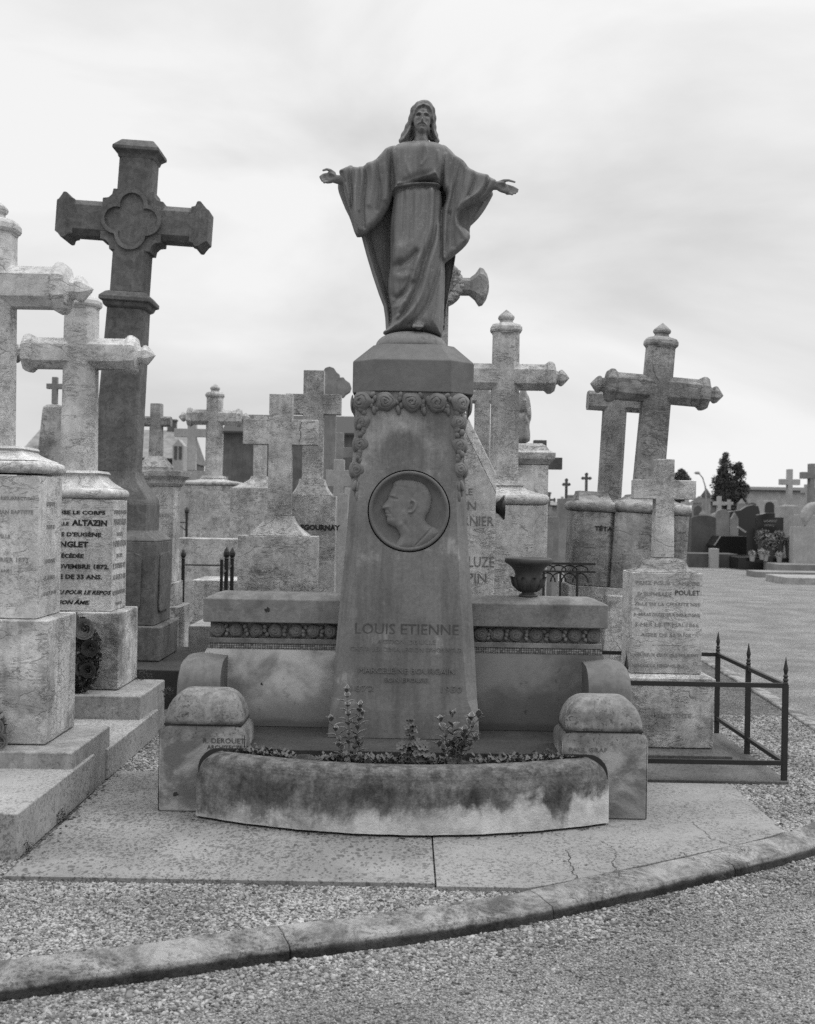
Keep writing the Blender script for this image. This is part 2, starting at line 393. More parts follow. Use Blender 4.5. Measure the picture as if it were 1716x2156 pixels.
def text_mb(mb, s, size, x, z, y, align='RIGHT', bold=0.0, side=False, sx=1.0, shear=0, ext=.0012, fit=None, flipx=False):
    cu = bpy.data.curves.new('t', 'FONT'); cu.body = s; cu.size = 1; cu.align_x = align; cu.offset = bold; cu.shear = shear; cu.resolution_u = 2
    cu.extrude = ext / size
    ob = bpy.data.objects.new('t', cu); C.objects.link(ob); bpy.context.view_layer.update()
    me = bpy.data.meshes.new_from_object(ob.evaluated_get(bpy.context.evaluated_depsgraph_get()))
    v = np.array([tuple(q.co) for q in me.vertices]); f = [tuple(p.vertices) for p in me.polygons]
    bpy.data.objects.remove(ob); bpy.data.curves.remove(cu); bpy.data.meshes.remove(me)
    if not len(v): return
    # letter height of capitals is ~0.7 of size: size here is the capital height
    k = size / .70
    w = (v[:, 0].max() - v[:, 0].min()) * k
    if fit: sx = fit / w
    P = []
    for a, b, c in v:
        a *= k * sx; b *= k; c *= k
        P.append((x + c, y + a, z + b) if side else (x + a, y - c, z + b))
    mb.add(P, f)

# inflated relief: an outline in picture-like units becomes a solid with its own thickness, carved by strokes
def seg_dist(P, poly, closed=True):
    n = len(poly); d = np.full(len(P), 1e9)
    for i in range(n if closed else n - 1):
        a = np.array(poly[i]); b = np.array(poly[(i+1) % n]); ab = b - a; L2 = max((ab**2).sum(), 1e-12)
        t = np.clip(((P - a) @ ab) / L2, 0, 1); q = P - (a + t[:, None]*ab); d = np.minimum(d, np.sqrt((q**2).sum(1)))
    return d
def inside(P, poly):
    c = np.zeros(len(P), bool); n = len(poly); x, y = P[:, 0], P[:, 1]
    for i in range(n):
        x0, y0 = poly[i]; x1, y1 = poly[(i+1) % n]
        k = ((y0 > y) != (y1 > y))
        xx = (x1 - x0) * (y - y0) / ((y1 - y0) if y1 != y0 else 1e-9) + x0
        c ^= k & (x < xx)
    return c
def smoothpoly(pts, it=2, closed=True):
    for _ in range(it):
        q = []; n = len(pts)
        for i in range(n if closed else n - 1):
            a, b = np.array(pts[i], float), np.array(pts[(i+1) % n], float)
            q += [tuple(a*.75 + b*.25), tuple(a*.25 + b*.75)]
        if not closed: q = [pts[0]] + q + [pts[-1]]
        pts = q
    return pts
def relief(mb, outline, conv, yc, Tf, Tb, Rr, strokes=(), step=3.5, sm=2, power=.5):
    # outline/strokes in units (u, v); conv(u, v) -> x, z ; yc(u, v) centre depth; Rr, widths in units
    pl = smoothpoly(outline, sm)
    A = np.array(pl); u0, v0 = A.min(0) - step; u1, v1 = A.max(0) + step
    nu, nv = int((u1-u0)/step) + 2, int((v1-v0)/step) + 2
    U, V = np.meshgrid(u0 + np.arange(nu)*step, v0 + np.arange(nv)*step, indexing='ij')
    P = np.stack([U.ravel(), V.ravel()], 1)
    ins = inside(P, pl); d = seg_dist(P, pl)
    # pull border points onto the outline
    t = np.clip(d / Rr, 0, 1); pr = (1 - (1 - t)**2)**power
    h = np.zeros(len(P))
    for st in strokes:
        pts, wd_, amp = st[:3]
        if len(pts) > 2: pts = smoothpoly(pts, 2, False)
        dd = seg_dist(P, pts, len(pts) < 2)
        h += amp * np.exp(-(dd / wd_)**2)
    yf = yc(P[:, 0], P[:, 1]) - pr * Tf - h * np.clip(t * 2.5, 0, 1)
    yb = yc(P[:, 0], P[:, 1]) + pr * Tb
    X, Z = conv(P[:, 0], P[:, 1])
    ins2 = ins.reshape(nu, nv); idx = -np.ones(nu*nv, int); k = np.where(ins)[0]; idx[k] = np.arange(len(k)); m = len(k)
    idx = idx.reshape(nu, nv)
    vs = [(X[i], yf[i], Z[i]) for i in k] + [(X[i], yb[i], Z[i]) for i in k]
    cell = ins2[:-1, :-1] & ins2[1:, :-1] & ins2[1:, 1:] & ins2[:-1, 1:]
    fs = []; edges = {}
    for i, j in zip(*np.where(cell)):
        q = (idx[i, j], idx[i+1, j], idx[i+1, j+1], idx[i, j+1])
        fs.append(q); fs.append(tuple(a + m for a in q[::-1]))
        for a, b in ((q[0], q[1]), (q[1], q[2]), (q[2], q[3]), (q[3], q[0])):
            if (b, a) in edges: del edges[(b, a)]
            else: edges[(a, b)] = 1
    for a, b in edges: fs.append((b, a, a + m, b + m))
    mb.add(vs, fs)
def capsule(mb, p0, p1, r0, r1, n=12):
    p0, p1 = Vector(p0), Vector(p1); d = (p1 - p0); Ln = max(d.length, 1e-6); d.normalize()
    u = d.orthogonal().normalized(); w = d.cross(u); rings = []
    prof = [(-r0*math.cos(a), r0*math.sin(a)) for a in np.linspace(.15, math.pi/2, 5)] + [(Ln + r1*math.sin(a), r1*math.cos(a)) for a in np.linspace(0, math.pi/2 - .15, 5)]
    for t, r in prof:
        rings.append([tuple(p0 + d*t + (u*math.cos(q) + w*math.sin(q))*r) for q in [2*math.pi*j/n for j in range(n)]])
    mb.loft(rings)
def voxel(mb, size, smooth_it=3, fac=.5):
    me = bpy.data.meshes.new('tmp'); me.from_pydata(mb.v, [], mb.f)
    bm = bmesh.new(); bm.from_mesh(me); bmesh.ops.recalc_face_normals(bm, faces=bm.faces); bm.to_mesh(me); bm.free()
    ob = bpy.data.objects.new('tmp', me); C.objects.link(ob)
    r = ob.modifiers.new('r', 'REMESH'); r.mode = 'VOXEL'; r.voxel_size = size
    s = ob.modifiers.new('s', 'SMOOTH'); s.iterations = smooth_it; s.factor = fac
    bpy.context.view_layer.update()
    out = bpy.data.meshes.new_from_object(ob.evaluated_get(bpy.context.evaluated_depsgraph_get()))
    bpy.data.objects.remove(ob); bpy.data.meshes.remove(me)
    out.polygons.foreach_set('use_smooth', [True] * len(out.polygons)); return out

# shaft: the same sandstone with its dark damp blotch and pale halo above the medallion
def shaft_mat():
    m, t, b = newmat('shaft_sandstone'); n = N(t)
    v = n.mix(n.ramp(n.noise(2.4, 7, .6, .3), .32, .68), .155, .215)
    dv = n.nt.nodes.new('ShaderNodeVectorMath'); dv.operation = 'DISTANCE'
    mpp = n.map((1, 0, .9), src=n.disto(.10, 5)); n.link(mpp, dv.inputs[0]); dv.inputs[1].default_value = (.02, 0, 1.84*.9)
    d = dv.outputs['Value']
    halo = n.math('MULTIPLY', n.ramp(d, .10, .15), n.ramp(d, .16, .28, 1, 0))
    v = n.math('MULTIPLY', v, n.mix(n.ramp(d, .05, .14, 1, 0), 1, .82))
    v = n.math('MULTIPLY', v, n.mix(n.math('MULTIPLY', halo, n.ramp(n.noise(4, 5, .6), .42, .6)), 1, 1.8))
    st = n.noise(1, 5, .65, .3, n.map((17, 17, 1.5)))
    v = n.math('MULTIPLY', v, n.mix(n.ramp(st, .42, .68), 1.06, .80))
    bl = n.math('MULTIPLY', n.ramp(n.noise(5, 5, .65), .55, .68), n.ramp(n.noise(1, 4, .7, 0, n.map((20, 20, 3))), .4, .6))
    v = n.math('MULTIPLY', v, n.mix(bl, 1, 1.65))
    v = n.math('MULTIPLY', v, n.ramp(n.noise(50, 4, .7), .3, .7, .88, 1.12)); v = n.math('MULTIPLY', v, n.ramp(n.noise(250, 3, .7), .25, .75, .9, 1.1, False))
    n.link(v, b.inputs['Base Color']); n.bump(b, n.math('ADD', n.noise(130, 5, .7), n.noise(26, 4, .6)), .35, .005); return m
MT['shaft'] = shaft_mat()
def statue_mat():
    m, t, b = newmat('statue_stone'); n = N(t)
    v = n.mix(n.ramp(n.noise(5, 7, .65, .3), .32, .68), .175, .235)
    st = n.noise(1, 5, .65, .2, n.map((30, 30, 2.2)))
    v = n.math('MULTIPLY', v, n.mix(n.ramp(st, .45, .68), 1.05, .78))
    crown = n.math('MULTIPLY', n.ramp(n.sep(2), 3.60, 3.66), n.ramp(n.noise(22, 5, .7, .5), .45, .6))
    v = n.math('MULTIPLY', v, n.mix(crown, 1, .6))
    li = n.math('MULTIPLY', n.ramp(n.noise(48, 4, .75), .56, .64), n.ramp(n.noise(5.5, 3, .6), .5, .62))
    v = n.math('MULTIPLY', v, n.mix(li, 1, 1.45))
    v = n.math('MULTIPLY', v, n.ramp(n.noise(230, 3, .7), .25, .75, .9, 1.1, False))
    n.link(v, b.inputs['Base Color']); n.bump(b, n.math('ADD', n.noise(120, 5, .7), n.noise(30, 4, .6)), .35, .005); return m
MT['statue'] = statue_mat()
# ================================================================ GROUND
GL = -.05                                             # level of the gravel road
def sheet(name, pts, z, mat, kind='structure', grid=None):
    mb = MB(); mb.add([(x, y, z) for x, y in pts], [tuple(range(len(pts)))]); return struct(mb.obj(name, mat), kind)
mb = MB(); mb.add([(-400, -60, GL), (400, -60, GL), (400, 900, GL), (-400, 900, GL)], [(0, 1, 2, 3)]); struct(mb.obj('ground', 'gravel_road'))
# kerb line: outer foot traced on the road level, inner edge .17 m behind
bot = [(-140, 2128), (0, 2110), (167, 2087), (360, 2061), (544, 2032), (719, 2008), (880, 1988), (1006, 1967), (1089, 1953), (1287, 1910), (1523, 1854), (1716, 1806)]
kl = [G(a, b, GL) for a, b in bot]
kl = [(-6, 4.05), (-3.5, 3.72), (-2.2, 3.68)] + [p for p in kl if p[0] > -1.7] + [(2.55, 6.15), (2.95, 7.2), (3.08, 8.6), (3.18, 10.5), (3.25, 12.3), (3.3, 14.8), (2.6, 15.6), (-14, 15.8)]
kl = smoothpoly(kl, 2, False)
def offs(pl, d):
    out = []
    for i, p in enumerate(pl):
        a = Vector(pl[max(i-1, 0)]); b = Vector(pl[min(i+1, len(pl)-1)]); t = (b - a).normalized(); out.append((p[0] - t.y*d, p[1] + t.x*d))
    return out
inner = offs(kl, .165)
bed = inner + [(-14, 4.2)]
sheet('gravel_bed', bed, 0.0, 'gravel_bed')
# kerb stones: a bevelled profile swept along the line, cut into lengths
prof = [(0, -.30), (0, GL + .028), (.012, GL + .05), (.07, .012), (.085, .018), (.155, .022), (.165, .012), (.165, -.30)]
acc = 0; seg = []; n_st = 0
krng = random.Random(3)
lim = 1.02
rings = []
def flush(rg):
    if len(rg) < 2: return
    m = MB(); m.loft(rg); struct(m.obj('kerb', 'kerb', None, .004))
for i in range(len(kl)):
    if i:
        a, b = Vector(kl[i-1]), Vector(kl[i]); steps = max(1, int((b-a).length / .06))
    else: a = b = Vector(kl[0]); steps = 1
    for s in range(1, steps + 1):
        p = a.lerp(b, s/steps); t = (Vector(kl[min(i+1, len(kl)-1)]) - Vector(kl[max(i-1, 0)])).normalized(); nrm = Vector((-t.y, t.x))
        acc += (b-a).length/steps if i else 0
        jz = .003*math.sin(p.x*9) + krng.uniform(-.0016, .0016)
        ring = [(p.x + nrm.x*(o + krng.uniform(-.002, .002)), p.y + nrm.y*(o + krng.uniform(-.002, .002)), z + (jz + krng.uniform(-.0012, .0012) if z > -.1 else 0)) for o, z in prof]
        rings.append(ring)
        if acc > lim and len(rings) > 3:
            flush(rings); acc = 0; lim = krng.choice((.98, 1.0, 1.02, 1.0, .25))
            rings = [[(x + t.x*.003, y + t.y*.003, z) for x, y, z in ring]]
flush(rings)

# paving slabs under the monument, cut by the kerb at the front right
def clipk(pts):                                        # keep points behind the kerb line
    return pts
def kerb_y(x):
    for (x0, y0), (x1, y1) in zip(inner[:-1], inner[1:]):
        if x0 <= x <= x1: return y0 + (y1-y0)*(x-x0)/(x1-x0 + 1e-9)
    return 9
def slab(x0, x1, y0, y1, mat, z=.022):
    xs = np.linspace(x0, x1, 24)
    fr = [(x, max(y0, kerb_y(x) + .004)) for x in xs if max(y0, kerb_y(x) + .004) < y1]
    if not fr: return
    poly = fr + [(fr[-1][0], y1), (x0, y1)]
    m = MB(); m.loft([[(x, y, -.08) for x, y in poly], [(x, y, z) for x, y in poly]]); struct(m.obj('pavement', mat, None, .003))
slab(-1.585, .135, 4.735, 5.86, 'slab')
slab(.141, 1.80, 4.70, 5.745, 'slab_smooth')
slab(-1.60, -.3, 5.866, 6.66, 'slab', .021)
slab(.3, 1.815, 5.751, 6.60, 'slab_smooth', .021)
# cracks in the right slab
def crack(pts, w=.0024, mat='joint', z=.0245):
    m = MB(); a = []; b = []
    for i, p in enumerate(pts):
        t = (Vector(pts[min(i+1, len(pts)-1)]) - Vector(pts[max(i-1, 0)])).normalized(); ww = w*(.35 + .65*random.random())
        a.append((p[0]-t.y*ww, p[1]+t.x*ww, z)); b.append((p[0]+t.y*ww, p[1]-t.x*ww, z))
    m.add(a + b, [(i, i+1, len(a)+i+1, len(a)+i) for i in range(len(a)-1)]); struct(m.obj('pavement_crack', mat))
def rough(pts, amp=.010, n=10):
    out = []
    for (a, b) in zip(pts[:-1], pts[1:]):
        for i in range(n): t = i/n; out.append((a[0]+(b[0]-a[0])*t + random.uniform(-amp, amp), a[1]+(b[1]-a[1])*t + random.uniform(-amp, amp)))
    return out + [pts[-1]]
crack(rough([G(1432, 1792, .025), G(1480, 1815, .025), G(1530, 1848, .025)]))
crack(rough([G(1264, 1770, .025), G(1298, 1790, .025), G(1290, 1815, .025), G(1302, 1842, .025)]))
crack(rough([G(1195, 1790, .025), G(1205, 1830, .025), G(1213, 1850, .025)]))
crack(rough([G(1213, 1825, .025), G(1300, 1842, .025), G(1380, 1855, .025)]), .002)
crack(rough([G(1455, 1730, .025), G(1500, 1765, .025), G(1570, 1790, .025)]), .002)

# ================================================================ THE MONUMENT
MY = 6.5
mon = thing('monument', 'tall grey stone funerary monument with battered shaft, portrait medallion, curved planter wall and rose garlands', 'monument', (0, 6.15, 0))
O = Vector(mon.location)
def M_(mb, *a, parent=None, **k):
    mb.v = [tuple(Vector(p) - O) for p in mb.v]; return mb.obj(*a, parent=parent or mon, **k)
# platform
m = MB(); m.box(-1.12, 1.12, 5.80, 6.6, .0, .33); M_(m, 'platform', 'slab_dark', bevel=.006)
# planter wall (arc)
def arc(s): return (.985*s, 5.40 + .28*s*s)            # centre line of the outer face
def wall():
    mb = MB(); rings = []; S = np.concatenate([np.linspace(-1, -.9, 14), np.linspace(-.88, .88, 46), np.linspace(.9, 1, 14)])
    for s in S:
        x, y = arc(s); dx, dy = .985, .56*s; l = math.hypot(dx, dy); nx, ny = dy/l, -dx/l       # outward (towards viewer)
        dist = (1 - abs(s))*.985; r = .095
        zt = .326 if dist > r else .326 - r + math.sqrt(max(r*r - (r - dist)**2, 0))
        wob = .0025*math.sin(s*23) + .002*math.sin(s*51 + 1)
        prof = [(.012, .034), (.010, .12), (.006, .24), (.0, zt - .055)]
        prof += [(-.055 + .055*math.cos(a), zt - .055 + .055*math.sin(a)) for a in np.linspace(.2, math.pi/2, 6)]
        prof += [(-.12, zt + .001), (-.155, zt - .008), (-.17, zt - .03), (-.17, .034)]
        k = max(0, abs(s) - .85)/.15
        rings.append([(x + nx*(o + wob)*(1-k) + (0 if k == 0 else 0) + nx*o*k*.2, y + ny*(o + wob)*(1-k) + ny*o*k if o > -.1 or k < .5 else 5.80, z) for o, z in prof])
    mb.loft(rings); return mb
M_(wall(), 'planter_wall', 'planter', smooth=False, bevel=0)
for s in (-1, 1):                                      # thin dark joint under the wall is left to real shadow; wall toe on the slab
    jp = [(.60, .022), (.996, .022), (.996, .240)] + [(.901 + .095*math.cos(a), .240 + .095*math.sin(a)) for a in np.linspace(.1, math.pi/2, 7)] + [(.60, .335)]
    m = MB(); m.prism([(s*x, z) for x, z in jp], 5.7745, 5.781); M_(m, 'mortar_joint', 'joint')
# piers with rounded caps
for s in (-1, 1):
    mb = MB(); cx, hx = s*.98, .215; y0, y1 = 5.78, 6.09
    cyy, hy = (y0+y1)/2, (y1-y0)/2
    rings = []
    for z, k in [(.022, 0), (.39, 0)] + [(.39 + .055*math.sin(a), .05*(1-math.cos(a))) for a in np.linspace(.2, math.pi/2, 6)]:
        rings.append(eightring(hx - k, hy - k*.7, z, .012 + k*.3, cx, cyy))
    mb.loft(rings); pier = M_(mb, 'pier', 'pier', bevel=.012)
    mb = MB(); rings = []
    for a in np.linspace(0, math.pi/2*.94, 12):
        kx = .195*(1 - .62*(1-math.cos(a))); ky = .145*(math.cos(a)**.55)
        z = .447 + .158*math.sin(a)**1.0
        rings.append([(cx + s*-.0 + kx*math.copysign(abs(math.cos(t))**.28, math.cos(t)), cyy + ky*math.copysign(abs(math.sin(t))**.28, math.sin(t)), z) for t in np.linspace(0, 2*math.pi, 40, endpoint=False)])
    mb.loft(rings); M_(mb, 'pier_cap', 'bolster', parent=pier, smooth=True).location = (0, 0, 0)
    mb = MB(); mb.box(cx-.19, cx+.19, cyy-.14, cyy+.14, .440, .450); M_(mb, 'mortar_joint', 'joint', parent=pier)
    # scrolled arm rest behind the pier
    mb = MB(); x0, x1 = (.955, 1.185)
    pf = [(6.13, .33), (6.14, .50), (6.15, .58)] + [(6.15 + .15*(1-math.cos(a)), .58 + .125*math.sin(a)) for a in np.linspace(.15, math.pi/2, 10)] + [(6.44, .715), (6.44, .33)]
    def ar(x, inset): return [(s*x, y + inset*(1 if y < 6.3 else 0), z - (inset if z > .5 else 0)) for y, z in pf]
    mb.loft([ar(x0, 0), ar(x0 + .012, 0), ar((x0+x1)/2, -.012), ar(x1 - .035, .0), ar(x1 - .01, .012), ar(x1, .035)]); M_(mb, 'arm_rest', 'monument', bevel=.004)
    # wing wall
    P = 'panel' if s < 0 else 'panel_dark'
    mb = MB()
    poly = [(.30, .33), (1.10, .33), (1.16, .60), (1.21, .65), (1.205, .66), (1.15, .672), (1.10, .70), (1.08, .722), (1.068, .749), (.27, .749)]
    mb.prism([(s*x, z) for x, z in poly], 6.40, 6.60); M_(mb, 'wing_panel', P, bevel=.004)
    mb = MB(); mb.box(s*.27, s*1.062, 6.397, 6.60, .750, .7785); M_(mb, 'mosaic_band', 'mosaic')
    mb = MB(); mb.box(s*.26, s*1.060, 6.392, 6.60, .7788, .806); M_(mb, 'moulding', 'coping', bevel=.003)
    mb = MB(); mb.box(s*.26, s*1.055, 6.425, 6.60, .8065, .889); fr = M_(mb, 'rose_frieze', 'coping')
    mb = MB(); rings = [rect(1, 1, 0)]
    def cop(z, e, f): return [(s*x, y, z) for x, y in ((.22, 6.36 + f), (1.085 - e, 6.36 + f), (1.085 - e, 6.62 - f), (.22, 6.62 - f))]
    mb = MB(); mb.loft([cop(.893, 0, 0), cop(1.018, 0, 0), cop(1.040, .05, .04), cop(1.050, .085, .065)]); M_(mb, 'coping', 'coping', bevel=.006)

# shaft, its medallion socket cut out
def shaft():
    mb = MB(); rows = [(.332, .392, .388, 6.120), (.40, .387, .380, 6.122), (.47, .385, .352, 6.125), (.53, .380, .328, 6.13), (.62, .374, .316, 6.135), (.80, .362, .300, 6.142), (1.0, .348, .286, 6.152),
                       (1.32, .322, .265, 6.166), (1.6, .304, .252, 6.18), (1.9, .288, .242, 6.195), (2.127, .281, .238, 6.204)]
    rings = []
    for z, sil, fac, yf in rows:
        h = MY - yf; c = sil - fac; c2 = min(c*1.1, h*.5) + .002
        rings.append([(-fac, MY-h, z), (fac, MY-h, z), (sil, MY-h+c2, z), (sil, MY+h-c2, z), (fac, MY+h, z), (-fac, MY+h, z), (-sil, MY+h-c2, z), (-sil, MY-h+c2, z)])
    mb.loft(rings); return mb
mcx, mcz = W(861, 1076, 6.17)
sh = M_(shaft(), 'shaft', 'shaft')
cut = MB(); cut.lathe([(.215, 0), (.215, .2)], (mcx, 6.05, mcz), 'y', 64); cut.v = [tuple(Vector(p) - O) for p in cut.v]
co = cut.obj('cutter', 'monument', mon)
bo = sh.modifiers.new('b', 'BOOLEAN'); bo.operation = 'DIFFERENCE'; bo.object = co; bo.solver = 'EXACT'
bpy.context.view_layer.update()
nm = bpy.data.meshes.new_from_object(sh.evaluated_get(bpy.context.evaluated_depsgraph_get()))
sh.modifiers.clear(); sh.data = nm; bpy.data.objects.remove(co)
bv = sh.modifiers.new('bevel', 'BEVEL'); bv.width = .006; bv.segments = 2; bv.limit_method = 'ANGLE'; bv.angle_limit = R_(20)
# medallion: dished disc and profile head
mb = MB(); mb.lathe([(.001, .075), (.2085, .075), (.2085, .0), (.205, -.006), (.198, -.008), (.192, -.004), (.186, .008), (.178, .022), (.15, .030), (.001, .032)][::-1], (mcx, 6.165, mcz), 'y', 72)
med = M_(mb, 'medallion', 'cap', smooth=True)
Dz = lambda u, v: (682.7 + .24*u, 704.2 + .24*v)
def conv_med(u, v): return W(682.7 + .24*u, 704.2 + .24*v, 6.17)
prf = [(700,1272),(672,1266),(650,1272),(625,1280),(606,1296),(598,1318),(596,1345),(578,1375),(560,1408),(556,1440),(538,1468),(512,1500),(500,1520),(508,1534),(532,1540),(524,1560),(538,1572),(532,1590),(548,1604),(542,1626),(550,1652),(570,1672),(598,1684),(622,1692),(640,1712),(656,1742),(666,1772),(648,1800),(622,1840),(608,1878),(640,1890),(700,1900),(780,1900),(860,1880),(930,1842),(990,1790),(1036,1736),(1000,1706),(950,1685),(905,1655),(885,1625),(897,1590),(925,1545),(942,1490),(944,1430),(928,1375),(900,1330),(860,1298),(810,1280),(755,1272)]
st = [([(770,1455),(800,1475),(800,1520),(775,1560),(745,1560)], 9, .007), ([(762,1480),(778,1500),(768,1530)], 8, -.006), ([(748,1470),(740,1520)], 8, .004),
      ([(572,1425),(600,1440),(640,1445)], 10, -.004), ([(575,1410),(610,1415)], 12, .004), ([(552,1545),(590,1575),(600,1610)], 10, -.003), ([(700,1560),(720,1600),(690,1650),(640,1685)], 22, .004),
      ([(640,1560),(650,1620)], 30, .003), ([(545,1572),(575,1578)], 5, -.005), ([(690,1640),(740,1700),(760,1780)], 18, -.003), ([(950,1690),(860,1790),(800,1850)], 7, -.006),
      ([(606,1300),(640,1295),(690,1290)], 10, .005), ([(600,1330),(660,1330),(720,1345)], 12, -.002), ([(535,1520),(560,1510)], 8, .003)]
mb = MB(); relief(mb, prf, conv_med, lambda u, v: 6.193 + 0*u, .030, .006, 70, st, 4, 1, .5)
mb2 = MB(); mb2.add(mb.v, mb.f); me = voxel(mb2, .0022, 2)
me.transform(Matrix.Translation(-O)); o = mobj('bust_relief', me, 'monument', med)

# capital block and sloped top
mb = MB()
def oc(z, h, c): return eightring(h, h*.95, z, c, .018, MY)
mb.loft([oc(2.128, .322, .125), oc(2.296, .322, .125), oc(2.392, .215, .075)])
cap = M_(mb, 'capital', 'cap', bevel=.006)

# roses
def rose_mesh(name, q_=0):
    nr, na = 26, 48; v = []; f = []
    for i in range(nr + 1):
        r = i/nr
        for j in range(na):
            a = 2*math.pi*j/na
            h = .62*math.sqrt(max(1 - (r*.985)**2, 0))
            sp = math.cos(2*math.pi*(r*(2.3 + .25*q_) - a/(2*math.pi)*(1, -1, 1)[q_] + .10*math.sin(3*a + q_*2) + .06*math.sin(5*a + 8*r)) + .7 + q_)
            h -= .15*max(0, sp)**3*(1 if r > .10 else 0)*(1-r*.45)*(.65 + .35*math.sin(2*a + 3*q_ + 5*r))
            h -= .10*math.exp(-(r/.12)**2)
            rr = r*(1 + (.05*math.sin(3*a + q_) + .035*math.sin(5*a + 2*q_))*r)
            v.append((rr*math.cos(a), -h, rr*math.sin(a)))
    for i in range(nr):
        for j in range(na):
            k = (j+1) % na; f.append((i*na+j, i*na+k, (i+1)*na+k, (i+1)*na+j))
    me = bpy.data.meshes.new(name); me.from_pydata(v, [], f)
    bm = bmesh.new(); bm.from_mesh(me); bmesh.ops.remove_doubles(bm, verts=bm.verts, dist=1e-5); bmesh.ops.recalc_face_normals(bm, faces=bm.faces); bm.to_mesh(me); bm.free()
    me.polygons.foreach_set('use_smooth', [True]*len(me.polygons)); me.materials.append(MT['monument']); return me
RM = [rose_mesh('rose', i) for i in range(3)]
def rose(parent, p, r, rotz=0, tilt=0, depth=1.0):
    o = bpy.data.objects.new('rose', random.choice(RM)); C.objects.link(o); o.parent = parent
    o.location = Vector(p) - O; k_ = random.uniform(.93, 1.05); o.scale = (r*k_, r*depth, r*random.uniform(.93, 1.04)); o.rotation_euler = (tilt, random.uniform(0, 6.28) if rotz == 0 else 0, rotz); 
    return o
def leaf_lump(mb, c, rx, ry, rz, ang=0, n=10):
    rings = []
    for i in range(1, 8):
        t = math.pi*i/8; rr = math.sin(t)
        ring = []
        for j in range(n):
            a = 2*math.pi*j/n; x = rx*rr*math.cos(a); y = ry*rr*math.sin(a); z = rz*math.cos(t)
            ring.append((c[0] + x*math.cos(ang) - z*math.sin(ang), c[1] + y, c[2] + x*math.sin(ang) + z*math.cos(ang)))
        rings.append(ring)
    mb.loft(rings)
# frieze roses on the wings
LR = [(512+3,442),(652,444),(808,446),(952,448),(1110,450),(1243,453),(1375,458)]
RR = [(285,470),(408,470),(548,480),(703,480),(850,482),(1000,484),(1142,486)]
frs = [o for o in mon.children if o.name.startswith('rose_frieze')]
for fr, lst, ox in ((frs[0], LR, (316.2, 1207.3)), (frs[1], RR, (934.2, 1207.3))):
    pts = [W(ox[0] + .2764*u, ox[1] + .2764*v, 6.41) for u, v in lst]
    lv = MB()
    for i, (x, z) in enumerate(pts):
        rose(fr, (x, 6.420, .8475), .0400, depth=1.25)
        if i:
            xm = (x + pts[i-1][0])/2
            for k in range(3): leaf_lump(lv, (xm + random.uniform(-.009, .009), 6.414, .826 + .021*k), .010 + random.random()*.003, .020, .015, random.uniform(-.8, .8))
    lv.v = [tuple(Vector(p) - O) for p in lv.v]; lv.obj('carved_leaves', 'coping', fr, smooth=True)
# garland under the capital
gar = MB()
for s in (-1, 1): pass
gband = MB(); gband.loft([eightring(.262, .262, z, .06, .012, MY) for z in (2.02, 2.127)]); gb = M_(gband, 'rose_garland', 'monument', bevel=.01)
zc = W(866, 846, 6.2)[1]
gl = MB()
xs = [W(682.7 + .24*u, 846, 6.18)[0] for u in (335, 538, 768, 988, 1190)]
for i, x in enumerate(xs):
    e = i in (0, 4); rose(gb, (x, 6.200 if not e else 6.219, zc - .002), .053, rotz=(0 if not e else (.55 if i else -.55)), depth=1.2)
for x in (-.30, .322): 
    for yy in (6.36, 6.52, 6.68): rose(gb, (x, yy, zc), .052, rotz=(-math.pi/2 if x < 0 else math.pi/2), depth=.5)
for i in range(4):
    xm = (xs[i] + xs[i+1])/2
    for k in range(5): leaf_lump(gl, (xm + random.uniform(-.02, .02), 6.203, zc - .038 + .018*k), .014, .018, .020, random.uniform(-1, 1))
    leaf_lump(gl, (xm, 6.196, zc - .048), .012, .016, .024, .1)
gl.v = [tuple(Vector(p) - O) for p in gl.v]; gl.obj('carved_leaves', 'monument', gb, smooth=True)
# hanging garlands on the two front corners
for s, lst in ((-1, [(340,770),(325,965),(295,1190)]), (1, [(1170,772),(1180,972),(1185,1185)])):
    g0 = MB(); pts = []
    for u, v in [( (335 if s<0 else 1165), 690)] + lst + [((292 if s < 0 else 1180), 1420)]:
        x, z = W(682.7 + .24*u, 704.2 + .24*v, 6.20); pts.append((x, z))
    yb = lambda z: 6.215 - .02*(2.1 - z)
    g0.tube([(x, yb(z) + .012, z) for x, z in pts], .02, 8)
    for i, (x, z) in enumerate(pts[1:-1]):
        for k in range(4): leaf_lump(g0, (x + random.uniform(-.015, .015), yb(z) - .006, z + .052 + k*.014), .016, .016, .020, random.uniform(-.7, .7))
        leaf_lump(g0, (x - .028*s*-1, yb(z) + .03, z), .022, .03, .045, 0)
    x, z = pts[-1]
    leaf_lump(g0, (x, yb(z) - .004, z), .0135, .016, .032, .0)
    for k in (-1, 0, 1): leaf_lump(g0, (x + .016*k, yb(z) - .004, z + .05 + .006*abs(k)), .012, .016, .032, .25*k)
    g0.v = [tuple(Vector(p) - O) for p in g0.v]; go = g0.obj('hanging_garland', 'monument', mon, smooth=True)
    for i, (x, z) in enumerate(pts[1:-1]): rose(go, (x, yb(z) - .001, z), .041, rotz=.35*s, depth=1.0)

